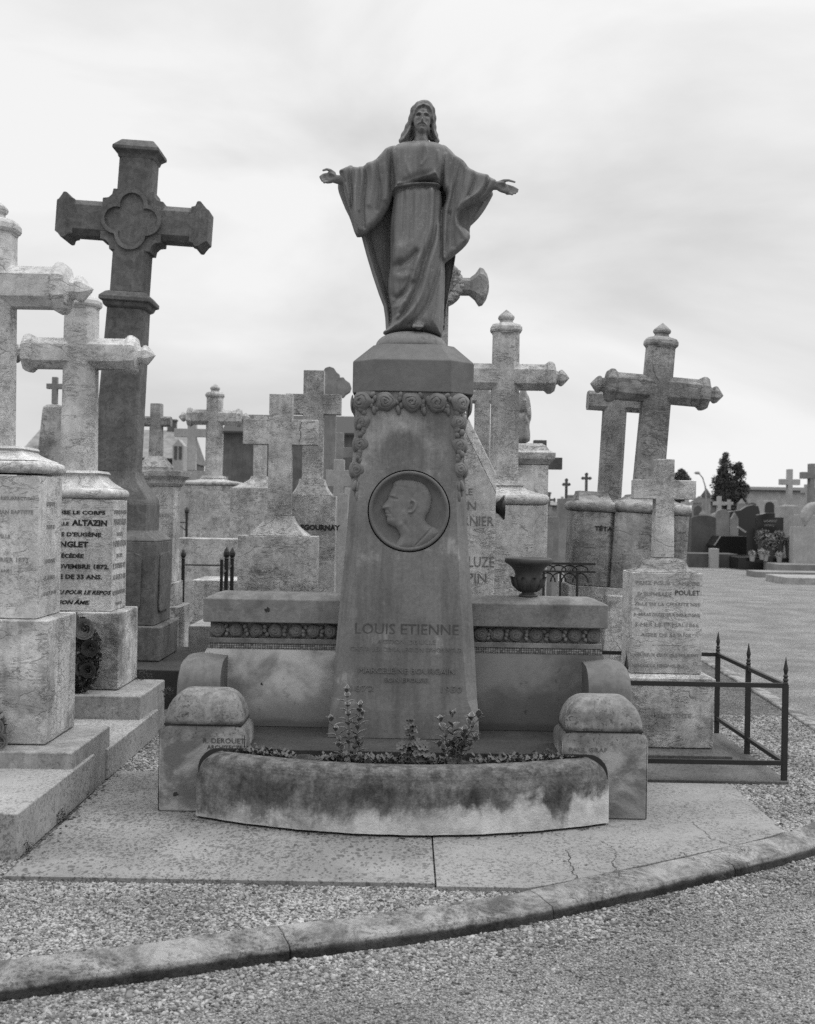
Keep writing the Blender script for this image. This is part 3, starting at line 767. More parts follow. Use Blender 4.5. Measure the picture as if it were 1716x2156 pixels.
# inscriptions
def lines(parent, name, mat, arr, origin, y=None, side=False, plane=None, xplane=None, **kw):
    for row in arr:
        mb = MB(); s, px, py, hh, al = row[:5]; k = dict(kw); 
        if len(row) > 5: k.update(row[5])
        if side:
            YY = row[1]; x = xplane; z = H - (row[2] - 1078)*0 - 0
            text_mb(mb, s, hh, xplane, row[2], YY, al, side=True, **k)
        else:
            x, z = W(px, py, y); 
            if 'fitpx' in k: k['fit'] = k.pop('fitpx')*y/F
            text_mb(mb, s, hh*y/F, x, z, y if plane is None else plane, al, **k)
        mb.v = [tuple(Vector(p) - Vector(origin)) for p in mb.v]
        o_ = mb.obj(name, mat, parent)
    return o_
o = lines(mon, 'inscription', 'letter_cut', [('LOUIS ETIENNE', 856, 1336, 23, 'CENTER', dict(fitpx=218, bold=.0))], O, y=6.147)
def wl(mb, s, px, py, hh, y, fit, bold=0): 
    mb = MB(); x, z = W(px, py, y); text_mb(mb, s, hh*y/F, x, z, y, 'CENTER', bold, fit=fit*y/F)
    mb.v = [tuple(Vector(p) - O) for p in mb.v]; mb.obj('inscription', 'letter_cut_soft', mon)
wl(mb, 'ACTION DE LILLE', 856, 1356, 9, 6.143, 124); wl(mb, "CHEVALIER DE LA LEGION D'HONNEUR", 855, 1372, 9, 6.141, 236)
wl(mb, 'MARCELEINE BOURGAIN', 856, 1418, 12, 6.133, 202, 0); wl(mb, 'SON EPOUSE', 855, 1436, 9, 6.131, 92)
wl(mb, '1872', 760, 1455, 12, 6.131, 50, 0); wl(mb, '1950', 948, 1458, 13, 6.131, 44, 0)
lines(mon, 'inscription', 'letter_cut', [('R. DEROUET', 471, 1564.5, 10.5, 'CENTER', dict(fitpx=88)), ('ARCHITECTE', 473, 1577.5, 8.5, 'CENTER', dict(fitpx=74))], O, y=5.7785)
lines(mon, 'inscription', 'letter_cut_soft', [('PAUL GRAF', 1238, 1583, 9, 'CENTER', dict(fitpx=80))], O, y=5.7785)

# ================================================================ STATUE
st_o = thing('statue', 'grey stone statue of a robed bearded man, arms spread, atop the tall monument', 'statue', (.02, MY, 2.39))
def cv(u, v): return W(646.7 + .2764*u, 179.6 + .2764*v, MY)
B = MB()
z0 = lambda y0: (lambda u, v: y0 + 0*u)
# skirt
skirt = [(672,790),(655,880),(640,1000),(630,1120),(634,1300),(630,1400),(614,1500),(616,1600),(638,1720),(640,1800),(622,1850),(568,1885),(600,1905),(660,1895),(740,1880),(850,1885),(940,1900),(1000,1915),(1025,1925),(1036,1860),(1044,1700),(1050,1500),(1050,1380),(1030,1200),(1025,1000),(1030,900),(1018,790),(850,760)]
sk = [([(735,830),(742,1000),(735,1150)], 12, -.0038), ([(790,830),(800,1000),(795,1200)], 16, -.0049), ([(765,830),(772,1000),(765,1250)], 13, .0033), ([(850,830),(858,960),(850,1120)], 12, -.0038),
      ([(905,820),(915,1000),(900,1150)], 14, -.0038), ([(945,830),(950,1000),(935,1150),(880,1280),(820,1420),(790,1560),(745,1680),(690,1780)], 20, .016),
      ([(985,830),(975,1000),(960,1200),(900,1350),(860,1500),(800,1650),(720,1790),(650,1890)], 18, -.014),
      ([(1005,1100),(985,1250),(940,1380),(905,1520),(850,1680),(760,1790),(690,1840),(650,1880)], 22, .018),
      ([(1025,1300),(1000,1420),(960,1560),(920,1690),(850,1790),(780,1840)], 18, -.015),
      ([(1040,1420),(1010,1560),(985,1700),(950,1820),(930,1890)], 20, .015), ([(1035,1600),(1015,1750),(1010,1880)], 12, -.010),
      ([(700,1290),(690,1340)], 70, .030), ([(640,1395),(700,1400),(770,1370),(830,1300)], 22, -.018), ([(640,1450),(700,1500),(760,1480)], 30, .010),
      ([(616,1600),(680,1650),(760,1600),(800,1540)], 20, -.014), ([(630,1700),(690,1720),(740,1680)], 18, .010), ([(645,1780),(700,1760)], 14, -.010),
      ([(690,870),(668,1000),(665,1200)], 16, .006), ([(800,1450),(770,1550),(700,1640),(650,1690)], 12, -.008), ([(800,1850),(830,1830),(880,1850)], 16, .012)]
relief(B, skirt, cv, z0(MY), .115, .125, 105, [(p_, w_, a_*1.45) for p_, w_, a_ in sk], 3.2, 1)
# foot
for i_ in range(5):
    q_ = cv(818 + i_*15, 1866 - abs(i_ - 2)*1.5); capsule(B, (q_[0], MY - .09, q_[1] + .012), (q_[0] - .004, MY - .150 + .004*abs(i_ - 1), q_[1] - .004), .012, .0062 if i_ else .009)
capsule(B, (cv(850, 1835)[0], MY - .06, cv(850, 1835)[1]), (cv(847, 1858)[0], MY - .115, cv(847, 1858)[1]), .026, .022)
# torso with blouse falling over the belt
torso = [(640,500),(700,455),(800,440),(900,440),(1000,455),(1060,490),(1060,600),(1030,700),(1022,790),(970,775),(930,765),(850,785),(760,825),(690,850),(650,845),(655,760),(645,650),(630,560)]
tk = [([(655,800),(740,800),(850,755),(970,725)], 14, .012), ([(650,838),(740,830),(850,785),(970,752),(1015,760)], 8, -.012), ([(665,560),(660,700),(690,790)], 12, .006),
      ([(720,500),(745,640),(800,760)], 14, .004), ([(900,520),(915,600),(870,660)], 12, .004), ([(990,560),(1000,680),(930,745)], 14, .006), ([(830,560),(835,700)], 60, .006)]
relief(B, torso, cv, z0(MY), .135, .12, 90, [(p_, w_, a_*1.5) for p_, w_, a_ in tk], 3.2, 1)
belt = [(655,800),(850,770),(1015,780),(1015,808),(850,800),(665,835)]
relief(B, belt, cv, z0(MY), .125, .1, 14, (), 3, 1)
# cloak hanging behind: a curved shell whose left edge rolls forward
def shell(path, vs, thick, ys):
    for k in range(len(path[0]) - 1): pass
rows = [560, 800, 1000, 1150, 1300, 1450, 1600, 1690, 1780, 1860]
ledge = [590, 500, 420, 415, 455, 500, 550, 585, 598, 602]
redge = [1090, 1110, 1120, 1125, 1128, 1105, 1075, 1060, 1052, 1046]
rg = []
for v, l, r in zip(rows, ledge, redge):
    w_ = r - l; pts = [(l, -.035), (l + min(22, w_*.06), -.04), (l + min(42, w_*.1), .00), (l + min(75, w_*.18), .06), (l + w_*.35, .105), (l + w_*.6, .12), (l + w_*.85, .07), (r - 12, .03), (r, .0)]
    back = [(u - (0 if 1 else 0), y + .028) for u, y in pts[::-1]]; back[0] = (r + 4, .012); back[-1] = (l - 4, -.02)
    rg.append([(cv(u, v)[0], MY + y, cv(u, v)[1]) for u, y in pts + back])
B.loft(rg)
# picture-left sleeve
yl = lambda u, v: MY - .015 - np.clip((640 - u)/400, 0, 1)*.10
slL = [(690,470),(640,475),(600,495),(560,545),(515,598),(455,622),(440,645),(400,658),(368,668),(350,650),(330,652),(305,672),(262,690),(248,708),(268,740),(285,830),(300,900),(322,960),(335,1010),(350,1090),(380,1186),(440,1166),(500,1110),(560,1050),(600,985),(640,910),(660,820),(665,700),(680,600)]
kL = [([(345,660),(330,760),(350,900),(345,1020),(385,1150)], 12, -.014), ([(372,672),(385,780),(370,900),(378,1020),(395,1140)], 17, .014), ([(305,680),(298,780),(318,880),(328,960)], 12, .010),
      ([(430,660),(452,740),(440,860),(430,980),(440,1120)], 13, -.012), ([(412,665),(425,760),(408,900),(405,1000)], 13, .008), ([(470,640),(495,700),(500,800),(480,950)], 22, .010), ([(540,590),(535,700),(560,820),(540,980)], 14, -.009), ([(600,520),(592,640),(610,760),(600,900)], 22, .012),
      ([(650,560),(640,700),(640,840)], 12, -.010), ([(280,720),(300,800)], 9, -.008)]
relief(B, slL, cv, yl, .062, .062, 42, [(p_, w_, a_*1.5) for p_, w_, a_ in kL], 3.2, 1)
slLb = [(262,700),(236,730),(232,800),(262,880),(295,960),(325,1015),(370,1160),(400,1170),(380,1000),(330,850),(300,740)]
relief(B, slLb, cv, lambda u, v: MY - .02 + 0*u, .02, .02, 18, (), 3.2, 1)
# picture-right sleeve
yr = lambda u, v: MY - .015 - np.clip((u - 1060)/380, 0, 1)*.10
slR = [(1000,465),(1050,468),(1085,500),(1140,568),(1180,590),(1205,620),(1225,655),(1262,684),(1310,705),(1372,726),(1382,745),(1432,772),(1430,800),(1405,845),(1380,860),(1350,895),(1300,925),(1240,935),(1190,960),(1155,1000),(1148,1045),(1165,1090),(1210,1120),(1238,1155),(1236,1195),(1200,1245),(1130,1300),(1070,1345),(1020,1380),(1014,1300),(1010,1180),(1014,1050),(1025,960),(1050,900),(1060,840),(1030,800),(1020,700),(1010,580)]
kR = [([(1378,740),(1345,850),(1300,900),(1235,925)], 9, -.013), ([(1360,735),(1320,840),(1260,890),(1190,930),(1150,975)], 14, .010), ([(1255,690),(1215,800),(1190,900),(1130,970),(1120,1060),(1170,1150),(1200,1210)], 20, .010),
      ([(1210,650),(1170,780),(1130,920),(1100,1100),(1110,1250)], 16, -.010), ([(1140,590),(1110,700),(1080,860),(1050,1000),(1040,1200),(1040,1330)], 22, .014), ([(1180,620),(1150,720),(1110,860),(1080,1000)], 16, -.009),
      ([(1290,710),(1260,800),(1225,880)], 12, -.009), ([(1050,560),(1045,700),(1055,830)], 16, .008), ([(1080,1000),(1070,1180),(1050,1320)], 12, -.008), ([(1150,1090),(1190,1140),(1180,1200)], 16, -.008)]
relief(B, slR, cv, yr, .062, .062, 42, [(p_, w_, a_*1.5) for p_, w_, a_ in kR], 3.2, 1)
slRb = [(1330,800),(1380,800),(1425,820),(1400,870),(1370,925),(1320,1000),(1270,1052),(1240,1078),(1240,1150),(1200,1180),(1130,1120),(1100,1000),(1160,900),(1250,860)]
relief(B, slRb, cv, lambda u, v: MY - .005 + 0*u, .02, .02, 20, [([(1345,905),(1270,1020)], 10, .008)], 3.2, 1)
# neck, head, hair
neck = [(815,340),(920,340),(918,430),(960,470),(900,486),(830,486),(770,470),(818,430)]
relief(B, neck, cv, z0(MY - .02), .06, .05, 50, [([(830,440),(850,475)], 8, .004)], 3, 1)
hair = [(885,123),(850,130),(820,152),(802,185),(795,225),(785,262),(768,300),(755,335),(735,372),(715,405),(702,448),(735,462),(770,458),(800,430),(812,400),(870,380),(925,400),(945,425),(975,438),(1002,452),(996,410),(980,370),(974,330),(977,290),(972,240),(972,200),(960,160),(935,132),(910,124)]
hk = [([(770,270),(745,340),(715,420)], 5, .010), ([(792,230),(768,300),(748,350)], 5, -.008), ([(812,190),(790,240),(778,300)], 5, .008), ([(757,380),(735,430)], 6, -.010), ([(965,230),(968,300)], 5, -.007), ([(980,360),(992,430)], 6, .010), ([(845,140),(815,180),(800,230)], 5, -.005), ([(925,135),(958,180),(968,230)], 5, -.005), ([(800,300),(790,360),(750,420),(730,450)], 12, .012), ([(805,270),(770,340),(735,410)], 9, -.008), ([(806,300),(806,350),(790,430)], 20, -.050), ([(960,300),(965,360),(985,420)], 11, .012), ([(944,310),(944,370),(952,420)], 15, -.050),
      ([(885,190),(840,200),(812,240),(800,300)], 9, .010), ([(885,188),(930,200),(955,240),(962,290)], 9, .010), ([(885,150),(886,188)], 5, -.004), ([(790,250),(775,300),(745,360)], 7, .007),([(975,240),(970,300),(975,350)], 7, .006)]
relief(B, hair, cv, z0(MY + .0), .085, .10, 55, [(p_, w_, a_*1.25) for p_, w_, a_ in hk], 2.4, 1)
def lock(pts, y, r0, r1):
    pp = smoothpoly(pts, 2, False); n_ = len(pp) - 1
    for i in range(n_):
        a, b = cv(*pp[i]), cv(*pp[i+1]); ra = (r0 + (r1-r0)*i/n_)*(1 + .16*math.sin(i*1.1)); rb = (r0 + (r1-r0)*(i+1)/n_)*(1 + .16*math.sin((i+1)*1.1))
        capsule(B, (a[0], MY + y[0] + (y[1]-y[0])*i/n_, a[1]), (b[0], MY + y[0] + (y[1]-y[0])*(i+1)/n_, b[1]), ra, rb)
lock([(850,168),(815,190),(798,235),(790,280),(772,320),(750,365),(728,410),(716,440)], (-.055, -.035), .014, .013)
lock([(812,215),(800,265),(788,310),(768,355),(748,400),(738,440)], (-.06, -.03), .010, .009)
lock([(915,165),(948,190),(962,235),(966,280),(964,325),(970,370),(982,410),(990,440)], (-.055, -.035), .013, .012)
lock([(948,215),(955,265),(954,310),(958,360),(968,405)], (-.058, -.03), .009, .008)
face = [(878,192),(845,205),(824,235),(813,270),(810,305),(815,340),(828,365),(840,385),(856,402),(880,406),(900,395),(918,368),(932,335),(940,300),(940,260),(932,225),(910,200)]
fk = [([(877,270),(876,300),(875,325)], 7, .024), ([(875,325)], 10, .012), ([(832,258),(850,254),(868,262)], 6, .009), ([(888,264),(905,258),(926,266)], 6, .009), ([(840,270),(856,272)], 8, -.019), ([(902,275),(920,274)], 8, -.019),
      ([(848,274)], 4.5, .006), ([(910,278)], 4.5, .006), ([(840,345),(858,337),(875,336),(893,341),(908,352)], 5, .008), ([(842,351),(875,344),(905,357)], 4, -.006), ([(855,356),(875,353),(893,358)], 4, .006),
      ([(832,300)], 12, .006), ([(925,306)], 12, .006), ([(868,385),(885,390)], 12, .010), ([(848,310),(852,325)], 7, -.005), ([(905,315),(902,330)], 7, -.005), ([(850,225),(905,228)], 16, .004)]
relief(B, face, cv, lambda u, v: MY - .050 - (v - 300)*.00018, .062, .05, 46, [(p_, w_, a_*1.3) for p_, w_, a_ in fk], 1.7, 1)
# arms and hands
def P3(u, v, y): x, z = cv(u, v); return (x, MY + y, z)
k = .000719
# picture-left hand
capsule(B, P3(330, 770, -.09), P3(215, 765, -.135), .030, .022)
relief(B, [(235,725),(210,712),(185,712),(165,730),(150,752),(158,785),(178,808),(205,800),(232,785)], cv, lambda u, v: MY - .14 - (235-u)*.0002, .018, .018, 22, [([(188,755)], 16, -.012), ([(215,745),(190,735)], 10, .008)], 2.2, 1)
def finger(pts, r0, r1):
    n = len(pts) - 1
    for i in range(n): capsule(B, pts[i], pts[i+1], r0 + (r1-r0)*i/n, r0 + (r1-r0)*(i+1)/n)
finger([P3(218,728,-.145), P3(190,713,-.165), P3(165,712,-.18), P3(140,722,-.185)], .0100, .0058)
for (a, b), (c, d), (e, f_) in (((165,738),(140,752),(119,770)), ((160,756),(136,768),(124,784)), ((162,776),(142,786),(132,798)), ((172,795),(158,803),(147,812))):
    finger([P3(a, b, -.15), P3(c, d, -.175), P3(e, f_, -.185)], .0092, .0062)
# picture-right hand
capsule(B, P3(1340, 790, -.09), P3(1430, 818, -.135), .030, .022)
relief(B, [(1412,790),(1440,785),(1475,790),(1500,812),(1515,835),(1530,870),(1520,892),(1495,885),(1450,868),(1415,840)], cv, lambda u, v: MY - .14 - (u-1412)*.0002, .018, .018, 22, [([(1478,838)], 16, -.012), ([(1440,805),(1478,808)], 10, .008)], 2.2, 1)
finger([P3(1440,800,-.145), P3(1480,790,-.165), P3(1515,793,-.178), P3(1558,808,-.185)], .0100, .0056)
for a, b, c in (((1500,822),(1545,842),(1580,864)), ((1508,842),(1545,860),(1577,878)), ((1512,862),(1540,875),(1562,891)), ((1505,878),(1528,888),(1540,899))):
    finger([P3(*a, -.15), P3(*b, -.172), P3(*c, -.182)], .0092, .0060)
fig = voxel(B, .0034, 2, .5)
fig.transform(Matrix.Translation(-Vector(st_o.location))); mobj('figure', fig, 'statue', st_o)
# rock mound under the feet
mb = MB(); rings = []
bx, _ = W(866, 715, MY)
for a in np.linspace(0, math.pi/2*.97, 10):
    rings.append([(bx + .197*math.cos(a)**.7*math.cos(t)*(1 + .03*math.sin(3*t)), MY + .175*math.cos(a)**.7*math.sin(t), 2.388 + .095*math.sin(a)**.85) for t in np.linspace(0, 2*math.pi, 40, endpoint=False)])
mb.loft(rings); mb.v = [tuple(Vector(p) - Vector(st_o.location)) for p in mb.v]; mb.obj('rock_base', 'statue', st_o, smooth=True)

# old chips and bolt holes
def chip(px, py, Y, plane, r_, seed):
    g = random.Random(seed); x, z = W(px, py, Y); pts = [(x + r_*g.uniform(.4, 1.1)*math.cos(a), z + r_*g.uniform(.4, 1.1)*math.sin(a)) for a in np.linspace(0, 6.28, 12, endpoint=False)]
    m = MB(); m.add([(a, plane, b) for a, b in pts] + [(x, plane - .0004, z)], [(i, (i+1) % 12, 12) for i in range(12)]); M_(m, 'chip', 'joint')
chip(563, 1284, 6.36, 6.3585, .018, 1); chip(370, 1672, 5.78, 5.7785, .016, 2); chip(1738/1.0 - 1100, 1540, 6.4, 6.3985, .008, 3); chip(551, 1440, 6.4, 6.3985, .009, 4); chip(1218, 1475, 6.4, 6.3985, .007, 5); chip(720, 1395, 6.4, 6.3985, .006, 6)
# ================================================================ TOMBS
def rot_about(v, z0, ang):                             # lean to the right about height z0
    c, s = math.cos(ang), math.sin(ang); return [(x*c + (z-z0)*s, y, z0 + (z-z0)*c - x*s) for x, y, z in v]
def capprof(w):                                        # moulded end: dome collar, neck, pointed knob (r, t) in units of w (bar half width)
    return [(p*w*1.082, t*w) for p, t in ((1.0, -.02), (1.08, .0), (1.08, .07), (1.17, .12), (1.24, .26), (1.22, .50), (1.08, .70), (.80, .80), (.56, .84), (.50, .98), (.50, 1.06), (.60, 1.14), (.64, 1.28), (.60, 1.40), (.30, 1.68), (.02, 1.92))]
def bar8(mb, w, d, z0, z1, ch, w1=None, axis='z', zc=0):
    w1 = w1 or w
    if axis == 'z': mb.loft([eightring(w, d, z0, ch), eightring(w1, d, z1, ch)])
    else:
        r = eightring(w, d, 0, ch)
        mb.loft([[(x, b, zc + a) for a, b, _ in r] for x in (z0, z1)])
def finial_cross(t, mat, zb, zarm, ztop, w, a, lean=0., flare=0, d=None):
    """octagonal shaft with moulded pointed ends on both arms and the top; w half width, a arm half length without ends"""
    d = d or w*.93
    def fin(mb, name, **k):
        mb.v = rot_about(mb.v, zb, lean); return mb.obj(name, mat, t, **k)
    mb = MB(); bar8(mb, w*1.06, d, zb, ztop, w*.45, w*.98); fin(mb, 'shaft', bevel=.003)
    for s in (-1, 1):
        mb = MB(); bar8(mb, w*.95, d - .003, s*w*.55, s*a, w*.43, axis='x', zc=zarm); fin(mb, 'arm', bevel=.003)
        mb = MB(); mb.lathe(capprof(w*.95), (s*(a - .001), 0, zarm), 'x' if s > 0 else '-x', 8); mb.v = [(x, y*.96, z) for x, y, z in mb.v]; fin(mb, 'finial', bevel=.004)
    mb = MB(); mb.lathe(capprof(w*.95), (0, 0, ztop - .001), 'z', 8); fin(mb, 'finial', bevel=.004)
def latin_cross(t, mat, zb, z0, z1, ztop, w, a, d, lean=0., wb=None, ch=0.0, name='cross', y=0):
    wb = wb or w
    if ch:
        mb = MB(); mb.loft([eightring(wb, d, zb, ch), eightring(w, d, ztop, ch)]); mb.v = [(x, y0 + y, z) for x, y0, z in rot_about(mb.v, zb, lean)]; mb.obj('shaft', mat, t, bevel=.003)
        for s in (-1, 1):
            mb = MB(); bar8(mb, (z1-z0)/2, d - .003, s*w*.5, s*a, ch, axis='x', zc=(z0+z1)/2); mb.v = [(x, y0 + y, z) for x, y0, z in rot_about(mb.v, zb, lean)]; mb.obj('arm', mat, t, bevel=.003)
        return
    mb = MB(); P = [(-wb, zb), (wb, zb), (w, z0), (a, z0), (a, z1), (w, z1), (w, ztop), (-w, ztop), (-w, z1), (-a, z1), (-a, z0), (-w, z0)]
    mb.prism(P, y - d, y + d); mb.v = rot_about(mb.v, zb, lean); mb.obj(name, mat, t, bevel=.005)
def boxr(t, name, mat, hx, hy, z0, z1, cx=0, cy=0, ch=0, taper=0, bevel=.006, lean=0, z_=0):
    mb = MB()
    if ch: mb.loft([eightring(hx, hy, z0, ch, cx, cy), eightring(hx - taper, hy - taper, z1, ch, cx, cy)])
    else: mb.loft([rect(hx, hy, z0, cx, cy), rect(hx - taper, hy - taper, z1, cx, cy)])
    if lean: mb.v = rot_about(mb.v, z_, lean)
    return mb.obj(name, mat, t, bevel=bevel)
def moulded(t, name, mat, rows, cx=0, cy=0, ch=0, bevel=.003, **k):   # rows: (hx, hy, z)
    mb = MB(); mb.loft([eightring(hx, hy, z, max(.004, ch*hx), cx, cy) for hx, hy, z in rows]); return mb.obj(name, mat, t, bevel=bevel, **k)
def flare_rows(w0, w1, hy0, hy1, z0, z1, n=8, kind='cav'):
    out = []
    for i in range(n + 1):
        u = i/n; k = (1 - math.sin(u*math.pi/2)) if kind == 'cav' else (1 - (1-math.cos(u*math.pi/2)))
        out.append((w1 + (w0-w1)*k, hy1 + (hy0-hy1)*k, z0 + (z1-z0)*u))
    return out
def torus_rows(hx, hy, z0, z1, r):
    zc = (z0+z1)/2; h = (z1-z0)/2
    return [(hx - r + r*math.cos(a), hy - r + r*math.cos(a), zc + h*math.sin(a)) for a in np.linspace(-math.pi/2, math.pi/2, 9)]
def tx(t, name, mat, arr, ydist, plane):
    o = Vector(t.location)
    for row in arr:
        mb = MB(); s, px, py, hh, al = row[:5]; k = dict(row[5]) if len(row) > 5 else {}
        if 'fitpx' in k: k['fit'] = k.pop('fitpx')*ydist/F
        x, z = W(px, py, ydist); text_mb(mb, s, hh*ydist/F, x, z, plane, al, **k)
        mb.v = [tuple(Vector(p) - o) for p in mb.v]; mb.obj(name, mat, t)

# ---- left row -------------------------------------------------------
# 1: nearest tomb, cut by the left edge
t = thing('tomb', 'pale veined marble cross tomb cut off by the left edge, nearest tomb on the left', 'tomb', (-2.17, 6.285, 0))
boxr(t, 'step', 'slab_light', .55, .62, .0, .20, cy=-.66, bevel=.008)
boxr(t, 'plinth', 'plinth', .535, .375, -.02, .283, cy=-.045, bevel=.010)
boxr(t, 'base_block', 'marble_base', .355, .265, .286, .917, bevel=.010)
boxr(t, 'die', 'marble_light', .28, .21, .919, 1.652, bevel=.005)
moulded(t, 'moulding', 'marble_light', torus_rows(.30, .235, 1.665, 1.728, .032) + flare_rows(.27, .165, .21, .15, 1.732, 1.79) + [(.175, .16, 1.792), (.165, .15, 1.806)], ch=.06)
finial_cross(t, 'marble_light', 1.806, 2.65, 2.925, .112, .33)
for c in t.children:
    if c.name.split('.')[0] in ('shaft', 'arm', 'finial'): c.location.x = -.045
f1 = tx(t, 'inscription', 'letter_soft', [('RESURRECTION', 73, 1053, 7, 'RIGHT'), ('JEAN BAPTISTE', 70, 1082, 8, 'RIGHT'), ('VILLE', 22, 1133, 8, 'RIGHT'), ('FEVRIER 1873', 60, 1184, 10, 'RIGHT'), ('ANS', 20, 1205, 7, 'RIGHT')], 6.075, 6.0735)
mb = MB()
for s_, z_, h_ in (('ICI REPOSE', 1.50, .022), ('DECEDE LE', 1.38, .02), ('A BOULOGNE', 1.20, .02), ('LE 4 JANVIER', 1.11, .022), ('A LAGE DE 30 ANS', 1.03, .02)):
    mb = MB(); text_mb(mb, s_, h_, -1.8885, z_, 6.29, 'CENTER', side=True)
    mb.v = [tuple(Vector(p) - Vector(t.location)) for p in mb.v]; mb.obj('inscription', 'letter_soft', t)

# 2: tomb with the black lettering
t = thing('tomb', 'pale marble cross tomb with black painted lettering reading ALTAZIN', 'tomb', (-2.18, 7.92, 0))
boxr(t, 'step', 'slab_light', .56, .66, .0, .17, cy=-.74, bevel=.008)
boxr(t, 'plinth', 'plinth', .53, .375, -.02, .317, cy=-.115, bevel=.010)
boxr(t, 'base_block', 'marble_base', .335, .27, .32, .817, bevel=.010)
boxr(t, 'die', 'marble_light', .263, .20, .819, 1.545, bevel=.004)
moulded(t, 'moulding', 'marble_light', torus_rows(.275, .225, 1.552, 1.62, .034) + flare_rows(.245, .15, .19, .13, 1.622, 1.715) + [(.165, .15, 1.718), (.150, .135, 1.735)], ch=.06)
finial_cross(t, 'marble_light', 1.735, 2.515, 2.815, .106, .305)
for c in t.children:
    if c.name.split('.')[0] in ('shaft', 'arm', 'finial'): c.location.x = -.015
bb = dict(bold=.035)
def al(txt, x, y, h, w, b=.03, **k): return (txt, x, y, h, 'RIGHT', dict(bold=b, fitpx=w, **k))
tx(t, 'inscription', 'letter_black', [al('ICI REPOSE LE CORPS', 222, 1083.5, 7.4, 150), al('ADELLE', 145, 1106, 7.2, 42), al('ALTAZIN', 226, 1107, 11.4, 74, .04), al("EPOUSE D'EUG\u00c8NE", 213, 1130, 8.2, 132),
   al('LANGLET', 185.5, 1152, 11.2, 82, .04), al('D\u00c9C\u00c9D\u00c9E', 176, 1174.5, 7.8, 57), al('LE 21 NOVEMBRE 1872.', 230, 1198, 8.8, 163), al('AG\u00c9E DE 33 ANS.', 215, 1219.5, 9.0, 121),
   al('PRIEZ DIEU POUR LE REPOS', 232, 1252, 8.2, 168, shear=.3), al('DE SON \u00c2ME.', 188, 1272.5, 7.8, 88, shear=.3)], 7.72, 7.7185)
mb = MB()
for i, (s_, h_) in enumerate((('ICI REPOSE LE CORPS', .026), ('D EUGENE LANGLET', .04), ('EPOUX', .022), ('D ADELLE ALTAZIN', .04), ('DECEDE', .025), ('LE 28 FEVRIER 1872', .035), ('A L AGE DE 72 ANS', .032), ('PRIEZ DIEU POUR LE REPOS', .028), ('DE SON AME', .022))):
    mb = MB(); text_mb(mb, s_, h_, -1.9152, 1.455 - .072*i - (.03 if i > 6 else 0), 7.92, 'CENTER', side=True, fit=.34 if len(s_) > 14 else .16)
    mb.v = [tuple(Vector(p) - Vector(t.location)) for p in mb.v]; mb.obj('inscription', 'letter_soft', t)

# 3: tall dark quatrefoil cross, leaning
t = thing('tomb', 'tall dark leaning stone cross with a quatrefoil medallion at its centre', 'tomb', (-2.395, 9.66, 0), (0, R_(.9), 0))
boxr(t, 'plinth', 'slab_dark', .95, .75, 0, .30, cx=.25, cy=-.05, bevel=.01)
boxr(t, 'base_block', 'dark_granite', .47, .36, .302, .573, cy=-.02, bevel=.012)
die = boxr(t, 'die', 'dark_granite', .405, .32, .575, 1.235, bevel=.008)
def frame_panel(face):                                  # raised frame with notched corners on one face
    mb = MB(); w = .33 if face == 'f' else .25; zb, zt = .64, 1.18; n = .05
    out = [(-w, zb), (w, zb), (w, zt), (-w, zt)]
    inn = []
    for cx, cz, sx, sz in ((-1, -1, 1, 1), (1, -1, -1, 1), (1, 1, -1, -1), (-1, 1, 1, -1)): pass
    k = w - .035; a, b = zb + .035, zt - .035
    inn = [(-k + n, a), (k - n, a), (k - n*.3, a + n*.3), (k, a + n), (k, b - n), (k - n*.3, b - n*.3), (k - n, b), (-k + n, b), (-k + n*.3, b - n*.3), (-k, b - n), (-k, a + n), (-k + n*.3, a + n*.3)]
    if face == 'f': mb.prism(inn, -.335, -.318); 
    else: mb.loft([[(.4075 - .002, y*.95, z) for y, z in inn], [(.421, y*.95, z) for y, z in inn]])
    mb.obj('panel', 'dark_granite', die, bevel=.004)
frame_panel('f'); frame_panel('s')
moulded(t, 'shoulder', 'dark_granite', [(.405, .32, 1.237), (.40, .315, 1.25), (.31, .25, 1.31), (.305, .245, 1.32), (.305, .245, 1.53)], ch=.02, bevel=.005)
moulded(t, 'foot', 'dark_granite', [(.305, .245, 1.532), (.30, .24, 1.56), (.27, .22, 1.62), (.215, .185, 1.69), (.19, .165, 1.74), (.182, .16, 1.785)], ch=.03)
LN = R_(2.2); zb = 1.785
def lo(mb, name, bevel=.005, parent=None):
    mb.v = rot_about(mb.v, zb, LN); return mb.obj(name, 'dark_granite', parent or t, bevel=bevel)
mb = MB(); mb.loft([eightring(.172, .15, zb, .02), eightring(.150, .135, 3.10, .02)]); lo(mb, 'shaft')
mb = MB(); mb.loft([rect(a, b, z) for a, b, z in ((.152, .137, 3.10), (.172, .157, 3.115), (.182, .167, 3.145), (.205, .19, 3.155), (.205, .19, 3.185), (.165, .15, 3.225), (.145, .13, 3.235))]); lo(mb, 'band')
CZ = 3.81
mb = MB(); mb.loft([eightring(.142, .125, 3.235, .03), eightring(.140, .125, 4.34, .03)]); cr_o = lo(mb, 'cross')
for s in (-1, 1):
    mb = MB(); r = eightring(.142, .125, 0, .045); mb.loft([[(x, b*.975, CZ + a) for a, b, _ in r] for x in (s*.06, s*.50)]); lo(mb, 'arm')
    mb = MB(); P_ = [(.50, .142, .122), (.535, .150, .13), (.55, .178, .155), (.56, .182, .16), (.58, .182, .16), (.60, .160, .14), (.625, .135, .12), (.645, .125, .11)]
    mb.loft([[(s*(x-.03), sy*yy, CZ + sz*zz) for sy, sz in ((-1,-1),(1,-1),(1,1),(-1,1))] for x, zz, yy in P_]); lo(mb, 'end_block')
